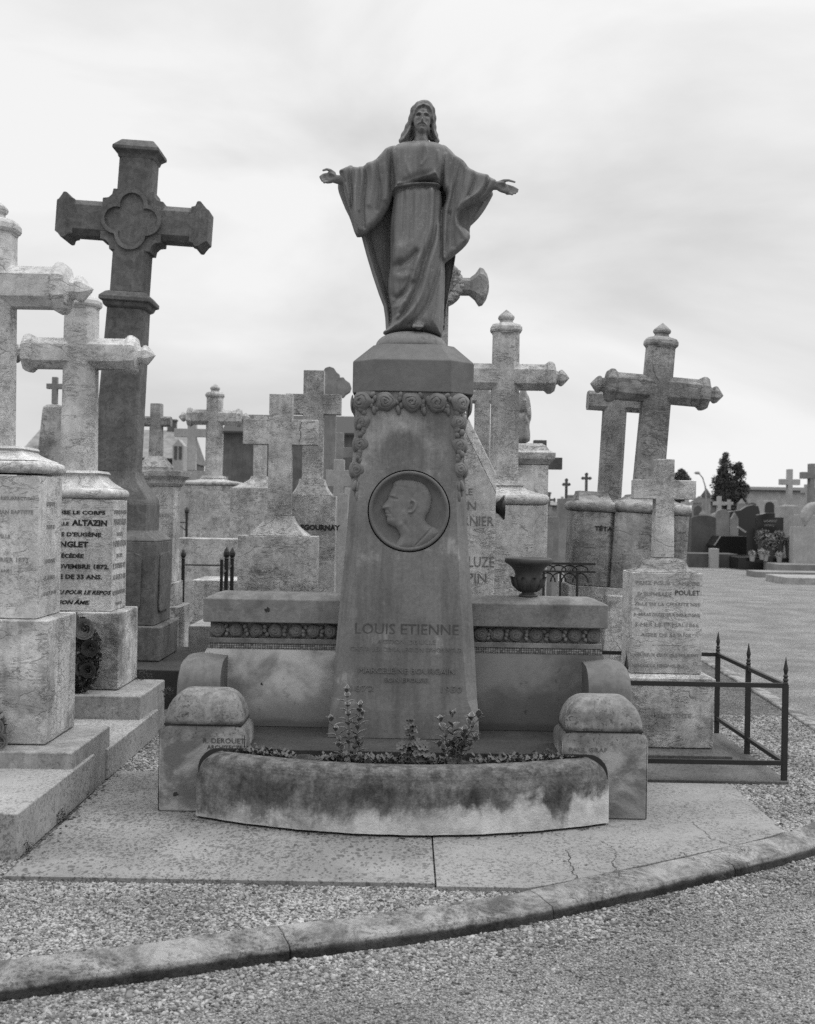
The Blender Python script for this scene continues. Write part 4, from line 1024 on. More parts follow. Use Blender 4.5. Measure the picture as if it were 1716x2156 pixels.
mb = MB(); mb.loft([rect(a, b, z) for a, b, z in ((.142, .127, 4.31), (.15, .135, 4.34), (.178, .16, 4.365), (.186, .168, 4.37), (.186, .168, 4.395), (.172, .154, 4.41), (.13, .115, 4.455), (.12, .105, 4.46))]); lo(mb, 'end_block')
# stepped corner pieces in the angles and the quatrefoil
for sx in (-1, 1):
    for sz in (-1, 1):
        mb = MB(); mb.prism([(sx*.10, CZ + sz*.10), (sx*.245, CZ + sz*.10), (sx*.245, CZ + sz*.165), (sx*.20, CZ + sz*.172), (sx*.172, CZ + sz*.20), (sx*.165, CZ + sz*.245), (sx*.10, CZ + sz*.245)], -.119, .119); lo(mb, 'corner_piece')
def quatre(r, c, y0, y1, n=14):
    pts = []
    for k in range(4):
        a0 = math.pi/2*k
        for i in range(n):
            a = a0 + (-1 + 2*i/(n-1))*(math.pi/4 + math.asin(c/(r*math.sqrt(2))) - .02)
            pts.append((c*math.cos(a0) + r*math.cos(a), CZ + c*math.sin(a0) + r*math.sin(a)))
    return pts
mb = MB(); o_ = quatre(.125, .118, 0, 0); i_ = quatre(.095, .118, 0, 0)
n_ = len(o_)
mb.loft([[(x, -.119, z) for x, z in o_], [(x, -.150, z) for x, z in o_], [(x, -.150, z) for x, z in i_], [(x, -.124, z) for x, z in i_]], cap=False)
mb.add([(x, -.124, z) for x, z in i_], [tuple(range(n_))]); lo(mb, 'quatrefoil', .003)

# wreath of dark leaves and ceramic roses leaning on tomb 2, and a bunch at the picture's left edge
def petal_rose(mb, c, r, tilt=0, seed=0):
    g = random.Random(seed)
    for ring in range(4):
        nn = 5 + ring; rr = r*(.2 + .27*ring)
        for j in range(nn):
            a = 2*math.pi*j/nn + ring*.6; v = []
            for i in range(5):
                for q in range(4):
                    ua = a + (i-2)*.28; hh = q/3
                    R1 = rr*(.75 + .35*hh) ; v.append((c[0] + R1*math.cos(ua), c[1] - r*(.75 - ring*.18)*(.3 + .7*hh) + g.uniform(-.002, .002), c[2] + R1*math.sin(ua)))
            mb.add(v, [(i*4+q, i*4+q+1, (i+1)*4+q+1, (i+1)*4+q) for i in range(4) for q in range(3)])
def leafball(mb, c, R, n, size, g, flat=1.0):
    for _ in range(n):
        d = Vector((g.gauss(0, 1), g.gauss(0, 1), g.gauss(0, 1))).normalized()*R*g.uniform(.55, 1); d.y *= flat
        p = Vector(c) + d; a = Vector((g.gauss(0, 1), g.gauss(0, 1), g.gauss(0, 1))).normalized(); b = a.orthogonal().normalized(); b.rotate(Matrix.Rotation(g.uniform(0, 6), 3, a)); s = size*g.uniform(.6, 1.3)
        up = a.cross(b)*.25*s
        mb.add([p - a*s, p + b*s*.5 + up, p + a*s, p - b*s*.5 + up], [(0, 1, 2), (0, 2, 3)])
g_ = random.Random(11)
t = thing('wreath', 'dark leafy wreath with large ceramic roses against the ALTAZIN tomb', 'wreath', (-2.15, 7.52, .53))
mb = MB()
for i in range(16):
    a = 2*math.pi*i/16; leafball(mb, (.15*math.cos(a), 0, .19*math.sin(a) + .02), .09, 130, .024, g_, .6)
mb.obj('leaves', 'leaf_dark', t)
for i, (u, w_, r_) in enumerate(((.05, .25, .05), (.13, .20, .062), (-.02, .27, .04), (.17, .08, .05), (.16, -.06, .045))):
    mb = MB(); petal_rose(mb, (u, -.05, w_), r_, 0, i); mb.obj('flower', 'far_mid' if i < 3 else 'petal_dark', t, smooth=True)
t = thing('flower_bunch', 'dark ceramic flower bunch at the foot of the tomb cut by the left edge', 'flowers', (-2.10, 5.93, .37))
mb = MB(); leafball(mb, (0, 0, 0), .12, 500, .022, g_, .5); mb.obj('leaves', 'leaf_mid', t)
for i, (u, w_) in enumerate(((.08, .03), (.10, -.04), (.03, .08), (.05, -.01))):
    mb = MB(); petal_rose(mb, (u, -.05, w_), .04, 0, 20 + i); mb.obj('flower', 'far_mid', t, smooth=True)

# 4: tomb with a small plain cross on a moulded cornice
Y = 12.3
def place(name, label, cat, px, py, Y, rot=(0, 0, 0), group=None):
    x, _ = W(px, py, Y); return thing(name, label, cat, (x, Y, 0), rot, group)
def zz(px, py, Y): return W(px, py, Y)[1]
def sc(px, Y): return px*Y/F
t = place('tomb', 'pale pedestal tomb with heavy cornice and short plain cross, beside the dark leaning cross', 'tomb', 326, 1100, Y)
latin_cross(t, 'marble_grey', zz(326, 961, Y), zz(326, 898, Y), zz(326, 877, Y), zz(326, 850, Y), sc(12, Y), sc(31, Y), .06, ch=.018, wb=sc(14, Y))
moulded(t, 'pyramid_foot', 'marble_grey', [(sc(33, Y), .16, zz(326, 992, Y)), (sc(33, Y), .16, zz(326, 984, Y)), (sc(16, Y), .08, zz(326, 961, Y))], bevel=.004)
moulded(t, 'cornice', 'marble_mid', [(.23, .20, zz(326, 1024, Y)), (.26, .23, zz(326, 1018, Y)), (.27, .24, zz(326, 1010, Y)), (.31, .28, zz(326, 1003, Y)), (.32, .29, zz(326, 994, Y)), (.32, .29, zz(326, 992.5, Y))], bevel=.003)
boxr(t, 'die', 'marble_mid', .225, .19, .74, zz(326, 1024.5, Y), bevel=.004)
boxr(t, 'die_base', 'marble_mid', .26, .22, .50, .738, bevel=.006); boxr(t, 'base_block', 'marble_mid', .33, .30, -.02, .498, bevel=.008)
tx(t, 'inscription', 'letter_soft', [('VERZIN', 361, 1088, 6.5, 'RIGHT')], 12.11, 12.1085)

# 5: octagonal cross tomb far behind
def finial_tomb(label, px, py_arm, Y, py_top, py_shaft, arm_half_px, w_px, mat, die=None, torus=None, basepx=None, lean=0, rootlean=0, depth=.75, diech=0.02, group=None, foot=True, hy=None):
    t = place('tomb', label, 'tomb', px, py_arm, Y, (0, R_(rootlean), 0), group)
    if rootlean:                                      # the root sits where the axis meets the ground
        t.location.x -= math.tan(R_(rootlean))*zz(px, py_arm, Y)
    w = sc(w_px, Y)/2; zb = zz(px, py_shaft, Y); hx = sc(die[0], Y)/2; hy = hy or hx*depth
    finial_cross(t, mat, zb, zz(px, py_arm, Y), zz(px, py_top, Y), w, sc(arm_half_px, Y), R_(lean))
    z_t1, z_t0 = zz(px, torus[0], Y), zz(px, torus[1], Y)
    moulded(t, 'moulding', mat, torus_rows(hx + .02, hy + .02, z_t0, z_t1, (z_t1-z_t0)/2) + flare_rows(hx*.86, w*1.35, hy*.86, w*1.3, z_t1 + .004, zb - .04) + [(w*1.45, w*1.4, zb - .038), (w*1.3, w*1.25, zb)], ch=.06)
    boxr(t, 'die', mat, hx, hy, zz(px, die[1], Y), z_t0 - .003, ch=diech, bevel=.004)
    if basepx: boxr(t, 'base_block', 'marble_base', sc(basepx, Y)/2, hy + .09, -.05, zz(px, die[1], Y) - .002, bevel=.008)
    return t
finial_tomb('distant pale cross with pointed finials on a broad square pedestal, left background', 452, 879, 17.5, 838, 1002, 46, 33, 'marble_mid', (110, 1134), (1014, 1023), 230)
# 6: cross behind it
def simple_cross_tomb(name, label, px, Y, top, a1, a0, ah, w, sb, die, mat='far_light', d=.07, group=None, depth=.7, rootlean=0, ch=0, base=None, mound=None, diech=0, lean=0):
    t = place(name, label, 'tomb', px, (a0+a1)/2, Y, (0, R_(rootlean), 0), group)
    if rootlean: t.location.x -= math.tan(R_(rootlean))*zz(px, a1, Y)
    latin_cross(t, mat, zz(px, sb, Y), zz(px, a0, Y), zz(px, a1, Y), zz(px, top, Y), sc(w, Y)/2, sc(ah, Y), d, ch=ch, lean=R_(lean))
    hx = sc(die[0], Y)/2; hy = hx*depth
    if mound: moulded(t, 'mound', mat, flare_rows(hx*mound, sc(w, Y)/2*1.25, hy*mound, d*1.4, zz(px, die[1], Y) + .003, zz(px, sb, Y) - .002), ch=.1)
    zlo = zz(px, die[2], Y)
    boxr(t, 'die', mat, hx, hy, max(zlo, -.05) if not base else zlo, zz(px, die[1], Y), ch=diech, bevel=.004)
    if base: boxr(t, 'base_block', mat, sc(base, Y)/2, hy + .08, -.05, zlo - .002, bevel=.006)
    return t
simple_cross_tomb('tomb', 'blurred pale cross seen past the left arm of the distant finialled cross', 405, 23, 868, 903, 920, 37, 18, 990, (70, 992, 1200))
# striped pedestal with a cross hidden behind the plain double crosses
t = simple_cross_tomb('tomb', 'pale rain-streaked pedestal with sloped shoulders, behind the plain cross left of the shaft', 549, 15.2, 877, 890, 905, 26, 27, 1003, (114, 1029, 1400), 'marble_mid', ch=.02, mound=.98, depth=.6)
# 7: plain cross, nearest behind the left wing
t = simple_cross_tomb('tomb', 'grey marble tomb with a plain square-cut cross, directly behind the left wing of the monument', 592, 9.6, 831, 884, 937, 78.5, 49, 1086, (162, 1128, 1500), 'marble_mid', .055, mound=.80, depth=.55)
tx(t, 'inscription', 'letter_soft', [('PAPIN', 590, 1209, 10, 'CENTER', dict(fitpx=54)), ('FAMILLE LUX - 1977', 594, 1238, 8, 'CENTER', dict(fitpx=150))], 9.418, 9.4155)
crk = MB()
def wcrack(t, pts, Yp, plane, wd=.003):
    mb = MB(); a = []; b = []
    pp = [W(x, y, Yp) for x, y in pts]; pp = rough(pp, .004, 4)
    for i, p in enumerate(pp):
        ww = wd*(.4 + .6*random.random()); a.append((p[0]-ww, plane, p[1])); b.append((p[0]+ww, plane, p[1]))
    mb.add(a + b, [(i, i+1, len(a)+i+1, len(a)+i) for i in range(len(a)-1)]); mb.v = [tuple(Vector(p) - Vector(t.location)) for p in mb.v]; mb.obj('crack', 'joint', t)
wcrack(t, [(635, 889), (631, 903), (634, 915), (630, 930)], 9.545, 9.5435)
# 8: GOURNAY
t = simple_cross_tomb('tomb', 'veined marble tomb with a plain cross and the black name GOURNAY', 'x' and 661, 11.2, 781, 831, 873, 58, 43, 1009, (102, 1044, 1500), 'marble_mid', .07, mound=.85, depth=.6)
tx(t, 'inscription', 'letter_black', [('DEGOURNAY', 714.5, 1116.5, 10.5, 'RIGHT', dict(bold=.05, fitpx=95))], 11.05, 11.2 - sc(102, 11.2)/2*.6 - .0015)
# 9-12 : crosses behind
t = place('tomb', 'small dark cross with lobed ends rising behind the GOURNAY cross', 'tomb', 694, 815, 17)
Y = 17
def lobed(t, mat, px, Y, top, ay, ah, w, sb, d=.08):
    W2 = sc(w, Y)/2; a = sc(ah, Y); z0 = zz(px, sb, Y); zt = zz(px, top, Y); za = zz(px, ay, Y)
    def fleur(L0, L1):                                # half outline of an arm ending in three lobes, along +t
        e = L1; return [(L0, -W2), (e - W2*2.0, -W2), (e - W2*1.8, -W2*1.35), (e - W2*1.1, -W2*1.4), (e - W2*.8, -W2*1.0), (e - W2*.2, -W2*.6), (e, 0), (e - W2*.2, W2*.6), (e - W2*.8, W2*1.0), (e - W2*1.1, W2*1.4), (e - W2*1.8, W2*1.35), (e - W2*2.0, W2), (L0, W2)]
    mb = MB(); mb.prism([(b, za + a_) for a_, b in fleur(z0 - za, zt - za)], -d, d); mb.obj('cross', mat, t, bevel=.004)
    for s in (-1, 1):
        mb = MB(); mb.prism([(s*a_, za + b) for a_, b in fleur(W2*.5, a)], -d + .004, d - .004); mb.obj('arm', mat, t, bevel=.004)
lobed(t, 'far_mid', 694, Y, 773, 816, 46, 30, 1060); boxr(t, 'die', 'far_mid', .3, .25, -.05, zz(694, 1060, Y))
simple_cross_tomb('tomb', 'weathered plain cross low between the GOURNAY tomb and the shaft', 711, 18.5, 911, 942, 964, 34, 25, 1085, (70, 1087, 1300), 'far_mid')
simple_cross_tomb('tomb', 'small pale cross with a cracked arm beside the shaft, below the weathered cross', 714, 14.2, 968, 990, 1025, 27, 22, 1050, (40, 1040, 1400), 'far_light')
simple_cross_tomb('tomb', 'slim pale cross between the two plain crosses and the roof', 690, 21, 940, 960, 975, 20, 20, 1080, (60, 1082, 1300), 'far_light')
# low walls and stone kerbs between the left rows
def blockthing(label, x0, x1, y0, y1, Y, mat, dep=.5, name='grave_kerb', cat='grave kerb', zlo=None):
    xa, za = W(x0, (y0+y1)/2, Y); xb, _ = W(x1, (y0+y1)/2, Y); zt = zz((x0+x1)/2, y0, Y); zb_ = zz((x0+x1)/2, y1, Y) if zlo is None else zlo
    o = MB().box(-(xb-xa)/2, (xb-xa)/2, 0, dep, max(zb_, -.05), zt).obj(name, mat, None, .008)
    o.location = ((xa+xb)/2, Y, 0); o['label'] = label; o['category'] = cat; return o
blockthing('long pale stone kerb behind the iron rail, left of the plain cross', 372, 620, 1135, 1300, 14.2, 'marble_mid', .5)
blockthing('low grey stone block under the dark plant', 404, 520, 1222, 1320, 11.6, 'marble_base', .7)
blockthing('low stone slab beside the left wing end', 396, 470, 1318, 1400, 10.0, 'plinth', .9)
# dark plant on the block
t = place('plant', 'withered dark plant on the low block left of the wing', 'plant', 426, 1240, 11.75); t.location.z = zz(426, 1252, 11.6)
mb = MB(); leafball(mb, (0, 0, .04), .07, 90, .03, g_); mb.obj('leaves', 'leaf_dark', t)
mb = MB()
for _ in range(6): mb.tube([(0, 0, 0), (g_.uniform(-.03, .03), 0, .06), (g_.uniform(-.09, .09), g_.uniform(-.03, .03), .13)], .007, 5)
mb.obj('stems', 'leaf_dark', t)

# ---- iron railings ---------------------------------------------------
def spear(mb, x, y, z, s=1.0):
    mb.lathe([(.012*s, 0), (.016*s, .008*s), (.011*s, .018*s), (.017*s, .026*s), (.010*s, .038*s), (.015*s, .048*s), (.008*s, .058*s), (.014*s, .085*s), (.007*s, .12*s), (.001, .155*s)], (x, y, z), 'z', 8)
def bud(mb, x, y, z, s=1.0):
    mb.lathe([(.010*s, 0), (.020*s, .008*s), (.014*s, .016*s), (.024*s, .035*s), (.022*s, .055*s), (.010*s, .08*s), (.001, .095*s)], (x, y, z), 'z', 8)
t = thing('iron_railing', 'low black iron railing with bud finials behind the left wing', 'railing', (*W(440, 1200, 11.0)[:1], 11.0, 0))
ox = t.location.x
def post(t, x, y, z0, z1, r=.014, fin=spear, s=1.0, name='post'):
    mb = MB(); mb.box(x - r, x + r, y - r, y + r, z0, z1); fin(mb, x, y, z1 - .002, s); return mb.obj(name, 'iron', t)
for px_, Yp in ((386, 12.95), (477, 10.6), (489, 11.3), (467, 10.2)):
    x, zt = W(px_, 1178, Yp); post(t, x - ox, Yp - 11, 0, zt, .016 if px_ != 467 else .012, bud if px_ != 467 else (lambda *a: None), 1.25)
mb = MB(); x0, zr_ = W(386, 1189, 12.95); x1, zr2 = W(486, 1191, 11.3); mb.tube([(x0-ox, 1.95, zr_), (x1-ox, .3, zr2)], .010, 6)
x2, z2 = W(467, 1208, 10.2); mb.tube([(x1-ox, .3, zr2), (x2-ox, -.8, z2)], .012, 6); mb.obj('rail', 'iron', t)
t = thing('iron_railing', 'thin iron railing post in front of the distant pale pedestal, left background', 'railing', (*W(393, 1100, 15)[:1], 15, 0))
mb = MB(); zt = zz(393, 1085, 15); mb.box(-.013, .013, -.013, .013, 0, zt); bud(mb, 0, 0, zt, 1.2); mb.obj('post', 'iron', t)
mb = MB(); mb.tube([(0, 0, zt - .09), (-.5, 0, zt - .09)], .008, 6); mb.tube([(0, 0, zt - .2), (-.1, 0, zt - .12), (-.25, 0, zt - .2)], .006, 6); mb.obj('rail', 'iron', t)

# ---- right side ------------------------------------------------------
# cross with a wreath, hidden behind the statue
Y = 9.8
t = place('tomb', 'grey stone cross with a carved wreath and fan-shaped arm end, half hidden behind the statue', 'tomb', 926, 604, Y)
zc_ = zz(926, 603, Y); w = sc(19, Y); 
mb = MB(); bar8(mb, w, w*.8, .9, zc_ + .42, w*.35); mb.obj('shaft', 'marble_grey', t, bevel=.004)
for dx_, dz_ in ((1, 0), (-1, 0), (0, 1)):
    mb = MB(); rg_ = []
    for q, hh, dd in ((.06, .068, .075), (.245, .066, .075), (.252, .072, .08), (.29, .10, .1), (.325, .155, .11), (.355, .145, .11), (.385, .10, .09), (.40, .05, .06), (.405, .01, .02)):
        r = eightring(hh, dd, 0, hh*.42); rg_.append([((q if dx_ else a)*(dx_ if dx_ else 1), b, zc_ + (a if dx_ else q)) for a, b, _ in r])
    mb.loft(rg_); mb.obj('arm', 'marble_grey', t, bevel=.004)
mb = MB(); g2 = random.Random(5)
for i in range(60):
    a = 2*math.pi*i/60; 
    for k in range(5): leaf_lump(mb, ((.15 + g2.uniform(-.035, .035))*math.cos(a), -.10 + g2.uniform(-.03, .015), zc_ + (.15 + g2.uniform(-.035, .035))*math.sin(a)), .014, .014, .02, g2.uniform(0, 3), 6)
wr = mb.obj('carved_wreath', 'marble_grey', t, smooth=True)
mb = MB(); mb.tube([(.15*math.cos(a), -.09, zc_ + .15*math.sin(a)) for a in np.linspace(0, 2*math.pi, 33)], .045, 8); mb.obj('wreath_ring', 'marble_grey', wr, smooth=True)
boxr(t, 'die', 'marble_grey', .3, .2, -.05, .9)
# finialled cross right of the capital
t = finial_tomb('pale veined marble cross with pointed finials right of the capital, broken-veined pedestal below', 1064, 794, 9.5, 703, 1013, 84, 56, 'marble_mid', (170, 1330), (1040, 1063), None, hy=.24)
# pointed stele with cut names
Y = 8.3
x0, _ = W(1042, 1150, Y); xc = x0 - .39; zs = zz(1042, 1040, Y)
t = thing('stele', 'speckled stone stele with a pointed gable top and large cut letters LUZE and PIN', 'stele', (xc, Y, 0))
a_ = math.atan2(1040-920, 1042-980); rise = .39*math.tan(a_)
P = [(-.39, 0), (.39, 0), (.39, zs), (0, zs + rise), (-.39, zs)]
mb = MB(); mb.prism(P, 0, .22); mb.obj('slab', 'marble_mid', t, bevel=.004)
mb = MB()
for s in (-1, 1):
    m2 = MB(); m2.prism([(s*.394, zs + .006), (0, zs + rise + .012), (0, zs + rise + .15), (s*.394, zs + .145)], .02, .20); m2.v = [(x, y, z - .006) for x, y, z in m2.v]; m2.obj('gable_border', 'marble_light', t, bevel=.006)
tx(t, 'inscription', 'letter_cut_soft', [('FAMILLE', 995, 1042, 14, 'RIGHT'), ('CREPIN', 1004, 1074, 19, 'RIGHT'), ('FOURNIER', 1039, 1107, 20, 'RIGHT', dict(fitpx=112)), ('DELUZE', 1041, 1194, 22, 'RIGHT', dict(fitpx=84)), ('CREPIN', 1026, 1227, 20, 'RIGHT')], 8.298, 8.2985)
x_, z_ = W(1050, 1068, 8.25)
o = MB().lathe([(.001, 0), (.04, .002), (.05, .02), (.088, .055), (.088, .062), (.001, .062)], (0, 0, 0), 'x', 24).obj('round_plaque', 'black', None, smooth=True)
o.location = (x_ - .01, 8.40, z_); o['label'] = 'dark round plaque fixed on the side edge of the pointed stele'; o['category'] = 'plaque'
# octagon cross behind the finialled one
t = simple_cross_tomb('tomb', 'plain chamfered cross just behind and left of the pale finialled cross', 1016, 11.0, 770, 822, 849, 60, 32, 1045, (110, 1050, 1500), 'marble_mid', .08, ch=.02)
# robed figure on a cornice pedestal
Y = 13.2
t = place('tomb', 'pale pedestal with moulded cornice carrying the small draped figure', 'tomb', 1107, 1000, Y)
boxr(t, 'die', 'marble_light', .225, .22, -.05, zz(1107, 980, Y), bevel=.004)
moulded(t, 'cornice', 'marble_mid', [(.235, .23, zz(1107, 979, Y)), (.25, .245, zz(1107, 974, Y)), (.29, .28, zz(1107, 968, Y)), (.295, .29, zz(1107, 958, Y)), (.295, .29, zz(1107, 955, Y)), (.235, .23, zz(1107, 950, Y)), (.20, .2, zz(1107, 940, Y)), (.16, .16, zz(1107, 935, Y))], bevel=.003)
t = place('statue', 'small headless-looking draped stone figure behind the pale finialled cross', 'statue', 1100, 900, Y); t.location.z = zz(1100, 935, Y)
mb = MB(); s_ = sc(1, Y)
def cvs(u, v): return (u*s_, (935 - 0)*0 + v*s_)
fig2 = [(-16, 0), (16, 2), (17, 20), (14, 40), (19, 55), (17, 80), (13, 100), (7, 108), (6, 122), (-5, 122), (-7, 108), (-14, 98), (-18, 70), (-15, 30)]
relief(mb, fig2, cvs, lambda u, v: 0*u, .12, .1, 12, [([(5, 10), (8, 50), (2, 90)], 3, .03), ([(-6, 10), (-8, 60)], 3, .03), ([(12, 50), (0, 70), (-12, 60)], 3, -.03)], .9, 1)
me2 = voxel(mb, .012, 2); mobj('figure', me2, 'marble_grey', t)
# dark plain cross
t = simple_cross_tomb('tomb', 'dark flat cross showing behind the cornice pedestal, right of the shaft', 1136, 14.4, 927, 963, 988, 47, 27, 1085, (56, 1088, 1500), 'far_dark', .05)
t.children[1].data.materials[0] = MT['far_mid']
# cast iron urn
ux, _ = W(1112, 1250, 6.47)
t = thing('urn', 'dark cast iron garden urn with acanthus leaves on the right wing coping', 'urn', (ux, 6.47, 1.051))
k = sc(1, 6.47)
pr_ = [(0.001, 0), (20, 0), (20, 3), (15, 6), (13, 9), (16, 11), (27, 20), (32, 30), (31, 38), (28, 46), (30, 54), (36, 62), (44, 68), (48, 70), (50, 73), (50, 79), (47, 82), (43, 81), (40, 76), (.001, 70)]
mb = MB(); mb.lathe([(a*k, b*k) for a, b in pr_], (0, 0, 0), 'z', 40); mb.obj('body', 'urn', t, smooth=True)
mb = MB()
for i in range(9):
    a = 2*math.pi*i/9 + .1; v = []
    for q in range(7):
        u = q/6; r = np.interp(u, [0, .3, .6, .85, 1], [17, 31, 34, 36, 41])*k; z = (10 + 38*u - (6 if q == 6 else 0))*k; wdt = (.05 + .17*math.sin(math.pi*min(u*1.05, 1))) 
        for j in (-1, -.5, 0, .5, 1): rr = r + (3.0*k if j == 0 else 1.2*k) - abs(j)*2.2*k; v.append((rr*math.cos(a + j*wdt), rr*math.sin(a + j*wdt), z))
    mb.add(v, [(q*5+j, q*5+j+1, q*5+j+6, q*5+j+5) for q in range(6) for j in range(4)])
mb.obj('acanthus_leaves', 'urn', t, smooth=True)
# hooped railing behind
t = thing('iron_railing', 'black iron railing with hooped bars between the urn and the TETA tomb', 'railing', (*W(1172, 1200, 9.2)[:1], 9.2, 0))
zt = zz(1172, 1189, 9.2); z2 = zz(1172, 1205, 9.2)
mb = MB(); mb.box(-.12, .30, -.01, .01, zt, zt + .018); mb.box(-.12, .30, -.01, .01, z2, z2 + .014); mb.obj('rail', 'iron', t)
mb = MB()
for i in range(4):
    c = -.07 + i*.085
    mb.tube([(c + .06*math.cos(a), 0, z2 - .075 + .07*math.sin(a)) for a in np.linspace(0, math.pi, 9)], .006, 6)
    mb.tube([(c + .06*math.cos(a), .012, zt - .045 + .04*math.sin(a)) for a in np.linspace(0, math.pi, 9)], .005, 6)
mb.obj('hoops', 'iron', t)
for x in (-.10, .03, .16): mb = MB(); mb.box(x - .008, x + .008, -.008, .008, 0, z2); mb.obj('post', 'iron', t)

# TETA double tomb: two leaning crosses on twin pedestals sharing one moulding
Y = 9.3
t1 = simple_cross_tomb('tomb', 'leaning chamfered plain cross on the pedestal lettered TETA', 1296, 10.0, 800, 826, 865, 58, 47, 1066, (1, 1050, 1060), 'marble_grey', .085, ch=.028, rootlean=2.6)
for c in list(t1.children):
    if c.name.startswith('die'): bpy.data.objects.remove(c)
Yt = 9.3
def vx(px, py): return W(px, py, Yt)[0] - t1.location.x
zT1, zT0 = zz(1250, 1057, Yt), zz(1250, 1079, Yt)
def at1(hx_px, cx_px, z0, z1, name, mat, ch=0.0, rows=None, hy=.30, cy=None):
    cx = W(cx_px, 1150, Yt)[0] - t1.location.x - .06; cy = cy if cy is not None else (Yt + .3 - 10.0)
    if rows: return moulded(t1, name, mat, rows, cx, cy, ch)
    return boxr(t1, name, mat, sc(hx_px, Yt), hy, z0, z1, cx, cy, ch=ch, bevel=.004)
at1(42, 1254, zz(1250, 1236, Yt), zT0 - .003, 'die', 'marble_grey', .05)
cxm = None
at1(0, 1252, 0, 0, 'moulding', 'marble_grey', .06, torus_rows(sc(46, Yt), .33, zT0, zT1, .04) + flare_rows(sc(36, Yt), .12, .26, .12, zT1 + .003, zz(1290, 1040, 10)))
at1(60, 1262, -.05, zz(1250, 1237, Yt), 'base_block', 'marble_base', .0, hy=.36)
tx(t1, 'inscription', 'letter_black', [('T\u00c9TA', 1253.5, 1118.5, 9, 'CENTER', dict(bold=.03, fitpx=38))], 9.3, 9.295)
t2 = thing('tomb', 'leaning grey marble cross with pointed finials beside the TETA pedestal, right of the monument', 'tomb', (*W(1392, 810, 9.3)[:1], 9.55, 0), (0, R_(3.0), 0))
t2.location.x -= math.tan(R_(3.0))*zz(1385, 812, 9.3)
Y2 = 9.3
finial_cross(t2, 'marble_grey', zz(1385, 1052, Y2), zz(1385, 812, Y2), zz(1385, 722, Y2), .112, .335, R_(1.2))
moulded(t2, 'moulding', 'marble_grey', torus_rows(sc(80, Y2), .33, zz(1372, 1081, Y2), zz(1372, 1058, Y2), .04) + flare_rows(sc(66, Y2), .16, .27, .13, zz(1372, 1057, Y2), zz(1372, 1044, Y2)) + [(.15, .13, zz(1372, 1042, Y2))], ch=.06)
boxr(t2, 'die', 'marble_grey', sc(78, Y2), .30, zz(1372, 1255, Y2), zz(1372, 1082, Y2), ch=.03, bevel=.004)
boxr(t2, 'base_block', 'marble_base', sc(90, Y2), .42, -.05, zz(1372, 1256, Y2), bevel=.01)

# POULET tomb inside the iron railing
t = thing('tomb', 'small pale cross tomb engraved POULET inside the black iron railing on the right', 'tomb', (1.64, 7.62, 0))
Yf = 7.42
latin_cross(t, 'marble_light', zz(1403, 1174, 7.6), zz(1403, 1051, 7.6), zz(1403, 1011, 7.6), zz(1403, 967, 7.6), sc(19, 7.6), sc(65, 7.6), .055, wb=sc(21, 7.6))
z0_ = zz(1403, 1206, Yf); z1_ = zz(1403, 1174, 7.6) - .002; hh_ = z1_ - z0_
moulded(t, 'mound', 'marble_grey', [(.218, .16, z0_), (.19, .14, z0_ + hh_*.06), (.160, .118, z0_ + hh_*.22), (.150, .108, z0_ + hh_*.45), (.142, .10, z0_ + hh_*.66), (.122, .09, z0_ + hh_*.86), (.085, .07, z1_)], ch=.25)
d_ = boxr(t, 'die', 'marble_light', .222, .165, zz(1400, 1420, Yf), zz(1400, 1207, Yf), bevel=.004)
moulded(t, 'ledge', 'marble_base', [(.30, .22, zz(1400, 1439, Yf)), (.30, .22, zz(1400, 1428, Yf)), (.235, .18, zz(1400, 1421, Yf))], bevel=.004)
boxr(t, 'base_block', 'marble_base', .292, .21, .055, zz(1400, 1440, Yf), bevel=.008)
boxr(t, 'plinth', 'slab_mid', .36, .36, .0, .052, cy=-.05, bevel=.006)
tx(t, 'inscription', 'letter_soft', [('PRIEZ POUR L AME DE', 1406, 1231, 7.6, 'CENTER', dict(fitpx=134)), ('Sr EUPHRASIE', 1378, 1254, 8, 'CENTER', dict(fitpx=72)), ('FILLE DE LA CHARITE NEE', 1406, 1275, 6.5, 'CENTER', dict(fitpx=136)),
   ('A ARRAS DECEDEE A BOULOGNE', 1404, 1297, 6.5, 'CENTER', dict(fitpx=140)), ('S-MER LE 17 MAI 1866', 1404, 1319, 8, 'CENTER', dict(fitpx=134)), ('AGEE DE 52 ANS', 1402, 1340, 7, 'CENTER', dict(fitpx=106)), ('______________', 1404, 1357, 5, 'CENTER', dict(fitpx=62)),
   ('HEUREUX CEUX QUI MEURENT', 1404, 1382, 6.5, 'CENTER', dict(fitpx=134)), ('DANS LE SEIGNEUR.', 1386, 1404, 6, 'CENTER', dict(fitpx=100))], 7.455, 7.4535)
tx(t, 'inscription', 'letter_cut', [('POULET', 1447, 1253, 10, 'CENTER', dict(fitpx=52, bold=.01))], 7.455, 7.4533)
tx(t, 'inscription', 'letter_soft', [('A PERPETUITE', 1407, 1510, 8.5, 'CENTER', dict(fitpx=98))], 7.41, 7.4085)
o = MB().box(-.47, .45, -.95, .5, -.04, .024).obj('grave_slab', 'slab_mid', None, .006); o.location = (1.72, 7.62, 0); o['label'] = 'dark flat grave slab inside the iron railing on the right'; o['category'] = 'grave slab'
t = thing('iron_railing', 'black iron railing with spear-topped posts around the POULET tomb', 'railing', (2.15, 6.7, 0))
for x, y in ((0, 0), (-.90, 0), (0, .73), (0, 1.46), (-.88, 1.46)): post(t, x, y, -.03, .565, .0145, spear, 1.0)
for z_ in (.545, .108):
    mb = MB(); mb.box(-.90, 0, -.013, .008, z_, z_ + .026); mb.obj('rail', 'iron', t)
    mb = MB(); mb.box(-.011, .011, .0, 1.46, z_ + .001, z_ + .025); mb.obj('rail', 'iron', t)
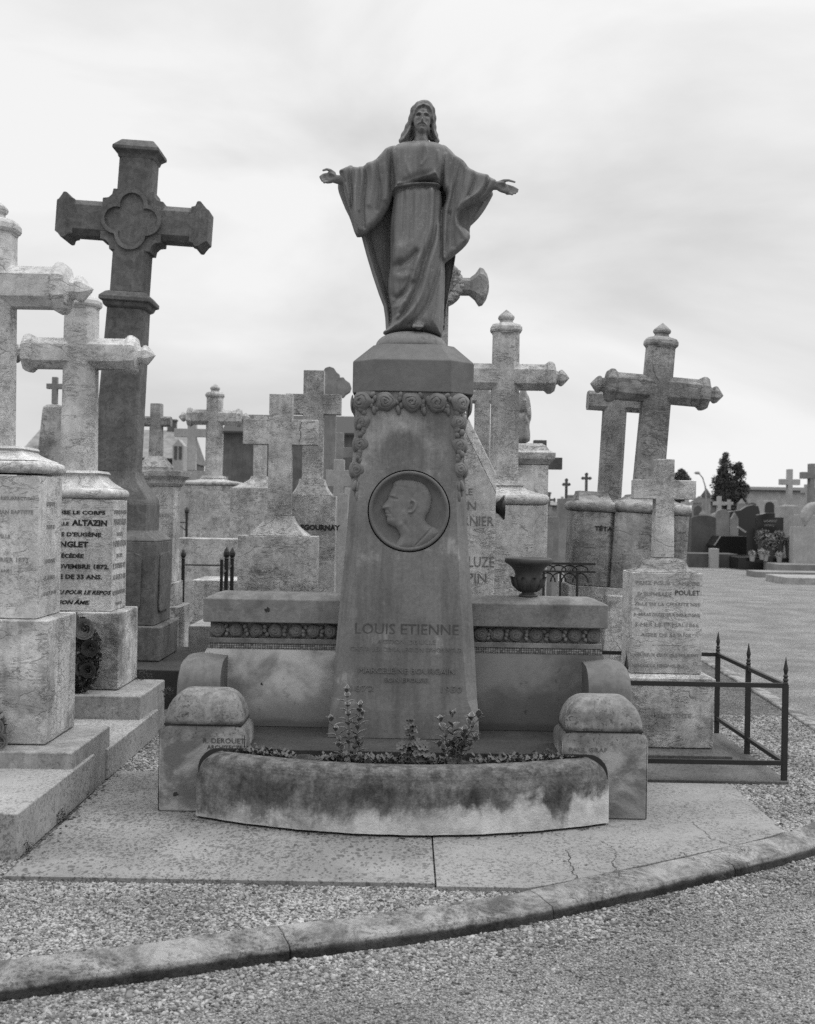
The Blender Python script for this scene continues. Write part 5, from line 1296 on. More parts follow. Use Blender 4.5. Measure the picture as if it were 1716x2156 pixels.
mb = MB(); mb.box(-.88, 0, 1.45, 1.47, .545, .57); mb.obj('rail', 'iron', t)
# ================================================================ FAR BACKGROUND
# left gap: obelisk-shaped tomb with small cross
Y = 15.0
t = place('tomb', 'tapering pale obelisk tomb topped by a small rounded cross, seen between the two left crosses', 'tomb', 115, 870, Y)
moulded(t, 'obelisk', 'marble_grey', [(sc(34, Y), .2, -.05), (sc(30, Y), .18, zz(115, 1000, Y)), (sc(20.5, Y), .12, zz(115, 866, Y)), (sc(19, Y), .11, zz(115, 858, Y)), (sc(13, Y), .08, zz(115, 853, Y))], ch=.1)
latin_cross(t, 'far_mid', zz(115, 851, Y), zz(115, 819, Y), zz(115, 808, Y), zz(115, 794, Y), sc(5.5, Y), sc(17, Y), .035)
# houses beyond the wall on the left
def house(label, x0, x1, ytop, yeave, Y, depth, roofmat, wallmat, chimneys=(), windows=(), win=(1.1, 1.3)):
    xa, zt = W(x0, (ytop+yeave)/2, Y); xb = W(x1, ytop, Y)[0]; zt = zz((x0+x1)/2, ytop, Y); ze = zz((x0+x1)/2, yeave, Y)
    t = thing('house', label, 'house', ((xa+xb)/2, Y, 0)); h = (xb-xa)/2
    mb = MB(); mb.box(-h + .1, h - .1, .3, depth - .3, GL, ze - .02); wl_ = mb.obj('wall', wallmat, t)
    mb = MB(); mb.loft([[(x, 0, ze), (x, depth/2, zt), (x, depth, ze), (x, depth - .2, ze - .15), (x, .2, ze - .15)] for x in (-h, h)]); rf = mb.obj('roof', roofmat, t)
    mb = MB(); mb.box(-h, h, -.12, .02, ze - .16, ze - .02); mb.obj('gutter', 'black', t)
    for c in chimneys:
        cx = W(c, ytop, Y)[0] - t.location.x; mb = MB(); mb.box(cx - .35, cx + .35, depth/2 - .3, depth/2 + .3, zt - .8, zt + .75); mb.box(cx - .42, cx + .42, depth/2 - .38, depth/2 + .38, zt + .752, zt + .9); mb.obj('chimney', wallmat, rf)
    for wx, wz in windows:
        mb = MB(); mb.box(wx - win[0]/2, wx + win[0]/2, .22, .296, wz, wz + win[1]); f_ = mb.obj('window', 'render_far', t)
        mb = MB(); mb.box(wx - win[0]/2 + .1, wx + win[0]/2 - .1, .20, .219, wz + .1, wz + win[1] - .1); mb.obj('pane', 'glass_far', f_)
    return t
house('long dark-roofed house with a low chimney, far left between the crosses', 36, 380, 893, 962, 92, 12, 'far_mid', 'brick_far', (77, 207, 330), [(-4, 2.4), (2, 2.4)])
house('dark slate-roofed building with brick wall behind the crosses left of the shaft', 466, 790, 863, 910, 84, 10, 'roof', 'brick_far', ())
house('low flat-roofed pale hall on the far right horizon', 1553, 1960, 1025, 1034, 150, 12, 'far_dark', 'far_light', (), [(-10, .8), (-7, .8), (-4, .8), (-1, .8), (2, .8), (6, .8)], (1.6, 1.6))
house('small gabled grey house left of the horizon trees', 1490, 1550, 1044, 1056, 130, 8, 'far_mid', 'far_mid', ())
house('distant house row behind the graves between the pedestals', 1130, 1260, 1056, 1064, 150, 8, 'far_mid', 'render_far', (1160, 1210))
# pointed turret
t = place('turret', 'small dark pointed turret roof on the horizon beside the street lamp', 'turret', 1487, 1040, 120)
mb = MB(); mb.lathe([(.45, 0), (.45, zz(1487, 1046, 120)), ], (0, 0, 0), 'z', 8); mb.obj('wall', 'far_mid', t)
mb = MB(); mb.lathe([(.62, zz(1487, 1046, 120) + .01), (.02, zz(1487, 1028, 120))], (0, 0, 0), 'z', 8); mb.obj('roof', 'roof', t)
# street lamp
t = place('street_lamp', 'tall curved street lamp on the horizon left of the trees', 'street lamp', 1487, 1040, 110)
h_ = zz(1480, 996, 110); 
mb = MB(); mb.tube([(0, 0, GL), (0, 0, h_*.55), (-.1, 0, h_*.78), (-.35, 0, h_*.92), (-.75, 0, h_)], [.11, .08, .07, .06, .05], 8); mb.obj('pole', 'lamp', t)
mb = MB(); mb.lathe([(.02, -.3), (.14, -.15), (.15, .12), (.02, .25)], (-.85, 0, h_), 'x', 8); mb.obj('lamp_head', 'lamp', t)
# trees
def tree(label, px, ytop, Y, parts, seed):
    g = random.Random(seed); t = place('tree', label, 'tree', px, 1080, Y); s = Y/F
    mb = MB(); 
    for (dx, y0, y1, wx) in parts:
        zt = zz(px, y0, Y); zb_ = zz(px, y1, Y)
        mb.tube([(0, 0, GL), (dx*s*.3, 0, zb_*.5), (dx*s*.8, 0, (zt+zb_)/2), (dx*s, 0, zt*.92)], [.28, .2, .12, .03], 8)
        for k in range(7): 
            zc_ = zb_ + (zt-zb_)*g.uniform(.1, .8); a = g.uniform(0, 6.28); mb.tube([(dx*s*.8, 0, zc_), (dx*s + wx*s*.7*math.cos(a), wx*s*.7*math.sin(a), zc_ + .8)], [.07, .02], 5)
    mb.obj('trunk', 'bark', t)
    mb = MB()
    for (dx, y0, y1, wx) in parts:
        zt = zz(px, y0, Y); zb_ = zz(px, y1, Y); hh = zt - zb_
        for _ in range(90):
            q = g.random(); zc_ = zb_ + hh*q; wr_ = wx*s*(math.sin(math.pi*min(1, .18 + q*.82))**.7)
            a = g.uniform(0, 6.28); rr = wr_*g.uniform(.2, 1); c = (dx*s + rr*math.cos(a), rr*math.sin(a), zc_)
            leafball(mb, c, g.uniform(.25, .6), 55, .12, g, 1)
    mb.obj('crown', 'tree_leaf', t); return t
tree('dark two-lobed evergreen tree on the horizon right of the street lamp', 1536, 957, 130, [(-12, 957, 1066, 24), (17, 980, 1060, 19), (0, 1015, 1076, 30), (-14, 985, 1070, 24)], 4)
tree('small dark bush-like tree just right of the pale POULET cross', 1436, 990, 140, [(-2, 992, 1036, 17), (-6, 1015, 1060, 12)], 5)

# ---- right-hand grave cluster beyond the gravel road -------------------
def bx(t, name, mat, px0, px1, py0, py1, Y, dep=.4, dy=0, ground=False, bevel=.01, parent=None):
    xa = W(px0, (py0+py1)/2, Y)[0] - t.location.x; xb = W(px1, (py0+py1)/2, Y)[0] - t.location.x
    zt = zz((px0+px1)/2, py0, Y); zb_ = GL - .02 if ground else zz((px0+px1)/2, py1, Y)
    mb = MB(); mb.box(xa, xb, dy, dy + dep, zb_, zt); return mb.obj(name, mat, parent or t, bevel=bevel)
Y = 38
t = simple_cross_tomb('tomb', 'large pale cross on a tall pale pedestal, far right beyond the road', 1662, Y, 988, 1009, 1021, 20.5, 9.5, 1062, (46, 1066, 1190), 'far_light', .12, mound=.8)
t = place('tomb', 'pale square pedestal tomb cut by the right edge with one dark cross arm showing', 'tomb', 1712, 1120, 36)
bx(t, 'die', 'far_light', 1693, 1735, 1084, 1155, 36, 1.0); bx(t, 'base_block', 'far_light', 1682, 1745, 1155, 1195, 36, 1.2, -.1, True)
mb = MB(); x_ = W(1712, 1000, 36)[0] - t.location.x
mb.prism([(x_ - .22, zz(1712, 1007, 36)), (x_ + .5, zz(1712, 1007, 36)), (x_ + .5, zz(1712, 993, 36)), (x_ - .22, zz(1712, 993, 36))], .3, .6); mb.obj('cross_arm', 'far_mid', t, bevel=.01)
bx(t, 'cross_shaft', 'far_mid', 1713, 1724, 975, 1083, 36, .28, .31)
t = place('planter_shell', 'large pale shell-shaped ornament leaning beside the pedestal cut by the right edge', 'ornament', 1695, 1070, 35.0)
mb = MB(); relief(mb, [(-1, 0), (0, -3), (-12, -28), (2, -52), (22, -58), (24, -44), (14, -22)], lambda u, v: (u*35/F, zz(1695, 1112, 35) - v*35/F), lambda u, v: 0*u, .15, .15, 10, (), 1.5, 1); mb.obj('shell', 'far_light', t, smooth=True)
mb = MB(); mb.box(-.35, .35, -.1, .3, GL, zz(1695, 1112, 35) + .05); mb.obj('foot', 'far_light', t)
t = simple_cross_tomb('tomb', 'slim pale cross at the far right between the large pale cross and the edge pedestal', 1697, 50, 1020, 1032, 1038, 10, 6, 1075, (16, 1076, 1140), 'far_light', .1)
t = simple_cross_tomb('tomb', 'pale cross with thick arms on a rocky mound beyond the POULET tomb', 1514, 44, 1045, 1056, 1064, 12, 8, 1078, (30, 1082, 1150), 'far_light', .1, mound=.9)
t = simple_cross_tomb('tomb', 'very small white cross in front of the evergreen trunk', 1535, 46, 1052, 1057, 1063, 8, 6, 1073, (12, 1075, 1150), 'far_light', .08)
def stele(label, px, Y, x0, x1, ytop, ysh, yb, mat, name='headstone', cat='headstone', dep=.18, shape='round'):
    t = place(name, label, cat, px, 1100, Y); xa = W(x0, ysh, Y)[0] - t.location.x; xb = W(x1, ysh, Y)[0] - t.location.x; zs_ = zz(px, ysh, Y); zt = zz(px, ytop, Y); zb_ = min(zz(px, yb, Y), .2)
    c = (xa+xb)/2; h = (xb-xa)/2
    if shape == 'round': top = [(c + h*math.cos(a), zs_ + (zt-zs_)*math.sin(a)) for a in np.linspace(0, math.pi, 15)]
    elif shape == 'wave': top = [(xb, zs_), (xb - h*.1, zt - .05), (xb - h*.45, zt), (c + h*.1, zt - (zt-zs_)*.25), (c - h*.3, zs_ + (zt-zs_)*.25), (xa, zs_)]
    elif shape == 'step': top = [(xb, zs_), (c + h*.35, zs_), (c + h*.35, zt), (c - h*.3, zt), (c - h*.6, zt - (zt-zs_)*.3), (xa, zs_ + (zt-zs_)*.5)]
    elif shape == 'point': top = [(xb, zs_), (c, zt), (xa, zs_)]
    mb = MB(); mb.prism([(xa, zb_), (xb, zb_)] + top, 0, dep); mb.obj('slab', mat, t, bevel=.01)
    mb = MB(); mb.box(xa - .12, xb + .12, -.25, dep + .25, GL - .01, zb_ - .003); mb.obj('foot', mat, t, bevel=.01); return t
stele('grey round-topped headstone narrowing to a stem, right of the POULET tomb', 1521, 41, 1508, 1536, 1072, 1083, 1130, 'far_mid')
stele('large black headstone with a curving wave top, centre of the right background', 1568, 42, 1537, 1600, 1062, 1078, 1150, 'black', shape='wave')
t = stele('black stepped headstone with faint writing behind the flowers', 1623, 37, 1594, 1650, 1080, 1089, 1150, 'black', shape='step')
lines(t, 'inscription', 'letter_soft', [('LAURENT', 1622, 1099, 4.5, 'CENTER', dict(bold=.01)), ('FAMILLE', 1620, 1108, 4, 'CENTER')], t.location, y=36.98)
stele('small grey pointed stone in front of the black wave-topped headstone', 1547, 40, 1540, 1555, 1079, 1092, 1128, 'far_mid', shape='point')
stele('dark reddish-looking broad headstone beside the TETA pedestal', 1482, 40, 1456, 1508, 1085, 1092, 1150, 'far_dark')
stele('dark round-topped headstone with black door seen between the cornice pedestal and TETA', 1192, 60, 1176, 1208, 1060, 1072, 1090, 'black')
stele('grey flat-topped block at the right foot of the cornice pedestal', 1162, 19, 1149, 1177, 1088, 1089, 1190, 'far_mid', shape='round')
t = place('shrine', 'little pale arched shrine with dark arch, left of the large pale cross', 'shrine', 1620, 1080, 44)
bx(t, 'wall', 'far_light', 1606, 1636, 1054, 1130, 44, .8, 0, True); mb = MB()
cx = W(1620, 1070, 44)[0] - t.location.x; za = zz(1620, 1066, 44); mb.prism([(cx + .17*math.cos(a), za + .17*math.sin(a)) for a in np.linspace(0, math.pi, 10)] + [(cx - .17, za - .35), (cx + .17, za - .35)], -.03, -.003); mb.obj('niche', 'black', t)
t = place('shrine', 'small pale gabled shrine with a dark niche behind the distant finialled cross', 'shrine', 375, 945, 30)
s30 = 30/F; zt = zz(375, 924, 30); zs_ = zz(375, 938, 30)
mb = MB(); mb.prism([(-12*s30, GL), (12*s30, GL), (12*s30, zs_), (0, zt), (-12*s30, zs_)], 0, .5); mb.obj('wall', 'far_light', t, bevel=.01)
for dx_ in (-5, 5): mb = MB(); mb.box((dx_ - 3)*s30, (dx_ + 3)*s30, -.02, -.003, zs_ - .35, zs_ - .02); mb.obj('niche', 'far_dark', t)
# black sarcophagus-like tombs with hexagonal ends
for lab, x0, x1, y0, y1, Yq in (('front black hexagonal-ended granite tomb on the right background row', 1503, 1573, 1128, 1168, 39), ('rear black hexagonal-ended granite tomb, mostly hidden by the front one', 1477, 1513, 1127, 1152, 41)):
    t = place('granite_tomb', lab, 'tomb', (x0+x1)/2, 1140, Yq); s = Yq/F; h = (x1-x0)/2*s; zt = zz(x0, y0, Yq); zb_ = zz(x0, y1, Yq); zm = (zt+zb_)/2
    mb = MB(); mb.loft([[(-h + 13*s, y, zt), (h, y, zt), (h, y, max(zb_, .1)), (-h + 8*s, y, max(zb_, .1)), (-h, y, zm)] for y in (0, 1.6)]); mb.obj('body', 'black', t, bevel=.01)
    mb = MB(); mb.prism([(-h + 13*s, zt), (-h + 15*s, zt), (-h + 2.5*s, zm), (-h, zm)], -.02, -.003); mb.obj('edge_band', 'far_light', t)
    mb = MB(); mb.box(-h + .2, h, .1, 1.5, GL, max(zb_, .1) - .003); mb.obj('foot', 'black', t)
def kerbthing(lab, x0, x1, y0, y1, Yq, mat, dep=1.2):
    t = place('grave_kerb', lab, 'grave kerb', (x0+x1)/2, y0, Yq); bx(t, 'slab', mat, x0, x1, y0, y1, Yq, dep, 0, True); return t
kerbthing('dark low stone kerb in front of the hexagonal black tombs', 1450, 1554, 1166, 1184, 36.5, 'far_dark')
kerbthing('black low granite grave bed under the flowers, right background', 1555, 1666, 1174, 1192, 35.5, 'black', 2.2)
kerbthing('pale low kerb running to the right edge behind the road', 1640, 1740, 1189, 1200, 34, 'far_mid', 1.5)
kerbthing('long low stone slab at the far right edge of the road', 1594, 1760, 1205, 1216, 31, 'far_mid', 1.0)
kerbthing('flat manhole-like stone slab lowest at the far right edge', 1655, 1780, 1217, 1226, 28, 'plinth', 1.6)
kerbthing('little square white block under the hexagonal black tombs', 1497, 1514, 1155, 1168, 36.2, 'petal', .3)
t = place('bench_slab', 'white leaning plank above the front black hexagonal tomb', 'slab', 1562, 1117, 39.2); s = 39.2/F
mb = MB(); zt = zz(1562, 1111, 39.2); mb.prism([(-9*s, zt), (-7*s, zt + 3*s), (10*s, zt - 8*s), (8*s, zt - 11*s)], 0, .1); mb.obj('plank', 'petal', t)
# flower beds and pots
gf = random.Random(21)
for i, (px, py, r_, lab) in enumerate(((1606, 1131, 17, 'pale flower clump nearest the black stepped headstone, left'), (1640, 1134, 17, 'pale flower clump below the black stepped headstone, right'), (1664, 1142, 13, 'dark leafy bush right of the pale flower clumps'), (1622, 1146, 17, 'leafy flower clump low on the black grave bed'))):
    Yq = 35.9 - .1*i; t = place('flowers', lab, 'flowers', px, py, Yq); s = Yq/F; t.location.z = zz(px, py, Yq)
    mb = MB(); leafball(mb, (0, 0, 0), r_*s, 260, .05, gf, .8); mb.obj('leaves', 'leaf_mid', t)
    if i != 2:
        mb = MB(); leafball(mb, (0, -.08, .05), r_*s*.95, 90, .045, gf, .8); mb.obj('blooms', 'far_mid', t)
    mb = MB(); mb.lathe([(.10, -t.location.z + .25), (.16, -r_*s*.3)], (0, 0, 0), 'z', 12); mb.obj('pot', 'far_dark', t)
for i, (px, py) in enumerate(((1584, 1166), (1604, 1163), (1612, 1166), (1641, 1169))):
    Yq = 35.3; t = place('flowers', ('low white flower pot left on the black grave bed', 'tall white flower pot on the black grave bed', 'white flower pot touching the tall one', 'white flower pot lying rightmost on the black grave bed')[i], 'flowers', px, py, Yq); t.location.z = zz(px, py, Yq)
    mb = MB(); leafball(mb, (0, 0, 0), .12, 120, .04, gf, 1); mb.obj('blooms', 'petal', t)
    mb = MB(); mb.lathe([(.06, -.22), (.09, -.04)], (0, 0, 0), 'z', 10); mb.obj('pot', 'petal', t)

# ---- rows of small far graves ------------------------------------------
gr = random.Random(9)
def proto_cross(mat, kind):
    if kind == 0:
        t = thing('tomb', 'small blurred pale cross on a square pedestal in the far rows', 'tomb', (0, 0, -50), group='far pale cross tombs')
        latin_cross(t, mat, 1.0, 1.62, 1.78, 2.05, .075, .27, .07); boxr(t, 'die', mat, .28, .24, -.05, .95); moulded(t, 'mound', mat, flare_rows(.24, .1, .2, .09, .953, 1.05), ch=.1)
    elif kind == 1:
        t = thing('tomb', 'small dark iron-like cross with lobed ends standing in the far rows', 'tomb', (0, 0, -50), group='far dark lobed crosses')
        W2 = .045; a = .26; za = 1.75
        def fl(L0, e): return [(L0, -W2), (e - W2*2.0, -W2), (e - W2*1.8, -W2*1.8), (e - W2*.4, -W2*1.8), (e, 0), (e - W2*.4, W2*1.8), (e - W2*1.8, W2*1.8), (e - W2*2.0, W2), (L0, W2)]
        mb = MB(); mb.prism([(b, za + q) for q, b in fl(-.8, .32)], -.04, .04); mb.obj('shaft', mat, t)
        for s in (-1, 1): mb = MB(); mb.prism([(s*q, za + b) for q, b in fl(.02, a)], -.036, .036); mb.obj('arm', mat, t)
        boxr(t, 'die', 'far_mid', .22, .2, -.05, .95)
    elif kind == 2:
        t = thing('headstone', 'small blurred pale round-topped headstone in the far rows', 'headstone', (0, 0, -50), group='far pale headstones')
        mb = MB(); mb.prism([(-.3, 0), (.3, 0)] + [(.3*math.cos(a), 1.1 + .25*math.sin(a)) for a in np.linspace(0, math.pi, 11)], -.08, .08); mb.obj('slab', mat, t)
        boxr(t, 'foot', mat, .4, .2, -.05, .0 + .2)
    else:
        t = thing('tomb', 'small blurred pale obelisk in the far rows', 'tomb', (0, 0, -50), group='far pale obelisks')
        moulded(t, 'obelisk', mat, [(.2, .2, .7), (.13, .13, 1.75), (.01, .01, 1.95)]); boxr(t, 'die', mat, .28, .28, -.05, .69)
    return t
protos = [proto_cross('far_light', 0), proto_cross('far_dark', 1), proto_cross('far_light', 2), proto_cross('far_mid', 3), proto_cross('far_mid', 0)]
protos[4]['label'] = 'small blurred grey cross on a square pedestal in the far rows'; protos[4]['group'] = 'far grey cross tombs'
used = set()
WIN = [(20, 105), (360, 480), (480, 520), (690, 745), (1145, 1215), (1318, 1345), (1440, 1716)]     # gaps through which far rows show
n_far = 0
for i_, (px_, Yq, wd_, y0_, lab_) in enumerate(((1448, 52, 9, 1072, 'dark squat headstone just right of the TETA pedestal edge'), (1470, 56, 8, 1064, 'narrow dark headstone left of the street lamp foot'), (1584, 52, 10, 1058, 'dark headstone behind the black wave-topped one'),
   (1652, 55, 9, 1068, 'dark headstone left of the tall pale pedestal'), (1676, 48, 9, 1078, 'dark narrow slab right of the tall pale pedestal'), (1596, 47, 12, 1085, 'dark low slab between the wave-topped and stepped black stones'), (1664, 40, 10, 1112, 'dark low headstone at the foot of the tall pale pedestal'))):
    stele(lab_, px_, Yq, px_ - wd_, px_ + wd_, y0_, y0_ + 8, 1150, 'far_dark')
for Yr in (24, 28, 33, 39, 46, 54, 63, 74, 86):
    x = -.36*Yr
    while x < .36*Yr:
        x += gr.uniform(.8, 1.3)*(1 + Yr/110); yj = Yr + gr.uniform(-1.2, 1.2)
        px = 858 + x*F/yj
        if x > 3.3 and yj < 50: continue
        if not any(a - 8 < px < b + 8 for a, b in WIN): continue
        k = gr.choices(range(5), (4, 2, 2, 2, 3))[0]; sc_ = gr.uniform(.75, 1.15) if gr.random() < .85 else gr.uniform(1.2, 1.45)
        if px < 760: sc_ *= 1.1
        if k not in used: o = protos[k]; o.location = (x, yj, GL + .04); o.scale = (sc_,)*3; used.add(k)
        else: o = dup(protos[k], (x, yj, GL + .04), gr.uniform(-.3, .3), None, sc_)
        n_far += 1
for k, p in enumerate(protos):
    if k not in used:
        for c in list(p.children): bpy.data.objects.remove(c)
        bpy.data.objects.remove(p)
# far hedge / low wall closing the rows
o = MB().box(-60, 60, 0, .4, GL, 1.35).obj('boundary_wall', 'far_mid', None); o.location = (0, 96, 0); o['label'] = 'long low boundary wall behind the far rows of graves'; o['category'] = 'wall'

# two taller lobed crosses that stand above the rows
for lab, px, top, ay, ah, Yq in (('tall dark lobed cross against the sky, just left of the TETA crosses', 1234, 995, 1007, 11, 34), ('dark lobed cross with stepped base left of the tallest far cross', 1192, 1007, 1020, 9, 32)):
    t = place('tomb', lab, 'tomb', px, 1050, Yq); lobed(t, 'far_dark', px, Yq, top, ay, ah, 5, 1050, .05); boxr(t, 'die', 'far_mid', .22, .2, GL, zz(px, 1050, Yq))

# ================================================================ GRAVEL STONES
def pebbles(name, regions, seed):
    rg = np.random.default_rng(seed)
    base = []
    for v in [(1,0,0),(-1,0,0),(0,1,0),(0,-1,0),(0,0,1),(0,0,-1)]: base.append(v)
    bf = np.array([(0,2,4),(2,1,4),(1,3,4),(3,0,4),(2,0,5),(1,2,5),(3,1,5),(0,3,5)])
    # one subdivision
    V = [np.array(b, float) for b in base]; Fc = []
    mid = {}
    def m_(a, b):
        k = (min(a, b), max(a, b))
        if k not in mid: q = V[a] + V[b]; V.append(q/np.linalg.norm(q)); mid[k] = len(V) - 1
        return mid[k]
    for a, b, c in bf:
        ab, bc, ca = m_(a, b), m_(b, c), m_(c, a); Fc += [(a, ab, ca), (ab, b, bc), (ca, bc, c), (ab, bc, ca)]
    V = np.array(V); Fc = np.array(Fc)
    P = []; S = []
    for (x, y, z, s) in regions: P.append(np.stack([x, y, z], 1)); S.append(s)
    P = np.concatenate(P); S = np.concatenate(S); n = len(P)
    sh = V[None] * (S[:, None, None]*np.stack([rg.uniform(.7, 1.25, n), rg.uniform(.55, 1.0, n), rg.uniform(.35, .7, n)], 1)[:, None, :])
    sh *= rg.uniform(.66, 1.3, (n, len(V), 1))
    a = rg.uniform(0, 6.283, n); t_ = rg.uniform(-.5, .5, n)
    c, s = np.cos(t_)[:, None], np.sin(t_)[:, None]; x, z = sh[..., 0]*c - sh[..., 2]*s, sh[..., 0]*s + sh[..., 2]*c
    c, s = np.cos(a)[:, None], np.sin(a)[:, None]; X = x*c - sh[..., 1]*s; Yv = x*s + sh[..., 1]*c
    A = np.stack([X, Yv, z], -1) + P[:, None, :]
    me = bpy.data.meshes.new(name); nv, nf = len(V), len(Fc)
    me.vertices.add(n*nv); me.vertices.foreach_set('co', A.astype(np.float32).ravel())
    idx = (Fc[None] + (np.arange(n)*nv)[:, None, None]).ravel().astype(np.int32)
    me.loops.add(len(idx)); me.loops.foreach_set('vertex_index', idx)
    me.polygons.add(n*nf); me.polygons.foreach_set('loop_start', np.arange(0, len(idx), 3, dtype=np.int32)); me.polygons.foreach_set('loop_total', np.full(n*nf, 3, np.int32))
    me.update(); me.validate()
    o = mobj(name, me, 'pebble'); o['kind'] = 'stuff'; return o
ix = np.array([p[0] for p in inner]); iy = np.array([p[1] for p in inner])
ox_ = np.array([p[0] for p in kl]); oy_ = np.array([p[1] for p in kl])
def band(n, x0, x1, y0, y1, size, zl, test):
    x = rng.uniform(x0, x1, n); y = rng.uniform(y0, y1, n); k = test(x, y); x, y = x[k], y[k]; s = rng.lognormal(math.log(size), .28, len(x)); s = np.minimum(s, size*2.1)
    return x, y, np.full(len(x), zl) + s*.12, s
m1 = (ox_ < 2.9)
kin = np.array(inner); ko = np.array(kl)
front = kin[:, 1] < 7; ky = lambda x: np.interp(x, kin[front][:, 0], kin[front][:, 1]); 
fo = ko[:, 1] < 7; koy = lambda x: np.interp(x, ko[fo][:, 0], ko[fo][:, 1])
view = lambda x, y: np.abs(x) < y*.36 + .1
R1 = band(76000, -1.95, .6, 3.8, 4.80, .0064, .0, lambda x, y: (y > ky(x) + .004) & (y < 4.735) & view(x, y))
R2 = band(9000, -2.3, -1.57, 4.2, 5.05, .0085, .0, lambda x, y: (y > ky(x) + .004) & ((x < -1.6) | (y < 4.73)) & view(x, y))
R3 = band(60000, 1.81, 3.05, 5.5, 9.0, .0080, .0, lambda x, y: (y > np.interp(x, kin[:, 0][(kin[:, 0] > 0) & (kin[:, 1] < 7.2)], kin[:, 1][(kin[:, 0] > 0) & (kin[:, 1] < 7.2)]) + .01) & (x < 2.86 + (y-7.2)*.06) & view(x, y) & ~((x < 2.17) & (y > 6.67) & (y < 8.12)))
R4 = band(9000, -1.62, -1.2, 6.66, 8.2, .008, .0, lambda x, y: x == x)
R5 = band(98000, -1.7, 2.1, 3.5, 5.9, .0045, GL, lambda x, y: (y < koy(x) - .003) & view(x, y))
x, y, z, s = R5
# looser bigger stones lie against the kerb foot
d5 = koy(x) - y; s = np.where((d5 < .30) & (rng.random(len(x)) < .5), s*1.7, s); keep = (d5 < .35) | (rng.random(len(x)) < .75)
R5 = (x[keep], y[keep], z[keep], s[keep])
R6 = band(900, -1.5, 1.75, 4.75, 5.75, .0042, .022, lambda x, y: (y > ky(x) + .02) & (y < 5.36 + .288*x*x) & (rng.random(len(x)) < np.exp(-(y - np.maximum(ky(x), 4.735))/.12)) & (x < 1.78))
pebbles('gravel', [R1, R2, R3, R4, R5, R6], 3)

# ================================================================ PLANTER SOIL AND PLANTS
gx = np.linspace(-1.0, 1.0, 120); gy = np.linspace(0, 1, 16); v = []; f = []
for i, x in enumerate(gx):
    fy = 5.40 + .28*(x/.985)**2 + .15; 
    for j, q in enumerate(gy): v.append((x, fy + (5.83 - fy)*q, .300 + .012*math.sin(x*31 + q*5)*math.sin(q*9 + x*13) + random.uniform(-.006, .006)))
for i in range(119):
    for j in range(15): f.append((i*16+j, (i+1)*16+j, (i+1)*16+j+1, i*16+j+1))
mb = MB(); mb.add(v, f); struct(mb.obj('soil', 'soil', None, smooth=True))
gw = random.Random(31)
mb = MB()
for _ in range(2600):
    x = gw.uniform(-.86, .86)
    if math.sin(x*17) + math.sin(x*7.3 + 2) < gw.uniform(-1.6, .9): continue
    y0 = 5.40 + .28*(x/.985)**2 + .17; y = y0 + abs(gw.gauss(0, .06)); 
    for _k in range(4):
        a = gw.uniform(0, 6.28); l = gw.uniform(.008, .034); wd = l*.35; z = .302 + gw.uniform(0, .022); xx = x + gw.uniform(-.015, .015); yy = y + gw.uniform(-.015, .015)
        e = gw.uniform(.1, 1.0); d = Vector((math.cos(a)*math.cos(e), math.sin(a)*math.cos(e), math.sin(e))); sd_ = Vector((-math.sin(a), math.cos(a), 0))
        p = Vector((xx, yy, z)); mb.add([p, p + d*l*.5 + sd_*wd, p + d*l, p + d*l*.5 - sd_*wd], [(0, 1, 2, 3)])
struct(mb.obj('ground_cover', 'leaf_mid'), 'stuff')
def leaf(mb, rim, p, d, up, L_, w_, fold=.35, curl=.3):
    d = d.normalized(); s = d.cross(up).normalized(); n = s.cross(d).normalized()
    prof = [(0, .08), (.2, .62), (.45, 1.0), (.7, .78), (.9, .32), (1, .02)]; V_ = []; R__ = []
    for t, w in prof:
        c = p + d*L_*t - n*L_*curl*t*t*.5
        for j, q in ((-1, 1), (-.62, 0), (0, 0), (.62, 0), (1, 1)):
            V_.append(c + s*w_*w*j*.5 + n*abs(j)*w*w_*.5*fold); R__.append(1.0 if (q or t > .95) else 0.0)
    mb.add(V_, [(i*5+j, i*5+j+1, i*5+j+6, i*5+j+5) for i in range(5) for j in range(4)]); rim += R__
def shrub(label, base, stems, mat, leafmat, L_, seed, rimmed=True, name='plant'):
    g = random.Random(seed); t = thing(name, label, 'plant', base); sm = MB(); lm = MB(); rim = []
    for (dx, dy, h, x0) in stems:
        pts = [Vector((x0 + dx*q*q, dy*q, h*q)) for q in np.linspace(0, 1, 7)]; sm.tube([tuple(p) for p in pts], [.0045 - .003*i/6 for i in range(7)], 6)
        n = max(3, int(h/.027)); a = g.uniform(0, 6)
        for i in range(n):
            q = .22 + .78*(i+1)/n; p = Vector((x0 + dx*q*q, dy*q, h*q)); a += 1.57 + g.uniform(-.3, .3)
            last = i == n - 1
            for side in ((0, math.pi) if not last else (0, math.pi/2, math.pi, 3*math.pi/2)):
                e = g.uniform(.35, .9) if not last else g.uniform(.8, 1.25); aa = a + side
                if g.random() < .12 and not last: continue
                leaf(lm, rim, p, Vector((math.cos(aa)*math.cos(e), math.sin(aa)*math.cos(e), math.sin(e))), Vector((0, 0, 1)), L_*g.uniform(.7, 1.15)*(1 if not last else .8), L_*.56*g.uniform(.8, 1.1))
    sm.obj('stems', 'stem', t); o = lm.obj('leaves', leafmat, t, smooth=True)
    if rimmed:
        at = o.data.attributes.new('rim', 'FLOAT', 'POINT'); at.data.foreach_set('value', rim)
    return t
bx_, _ = W(737, 1590, 5.62)
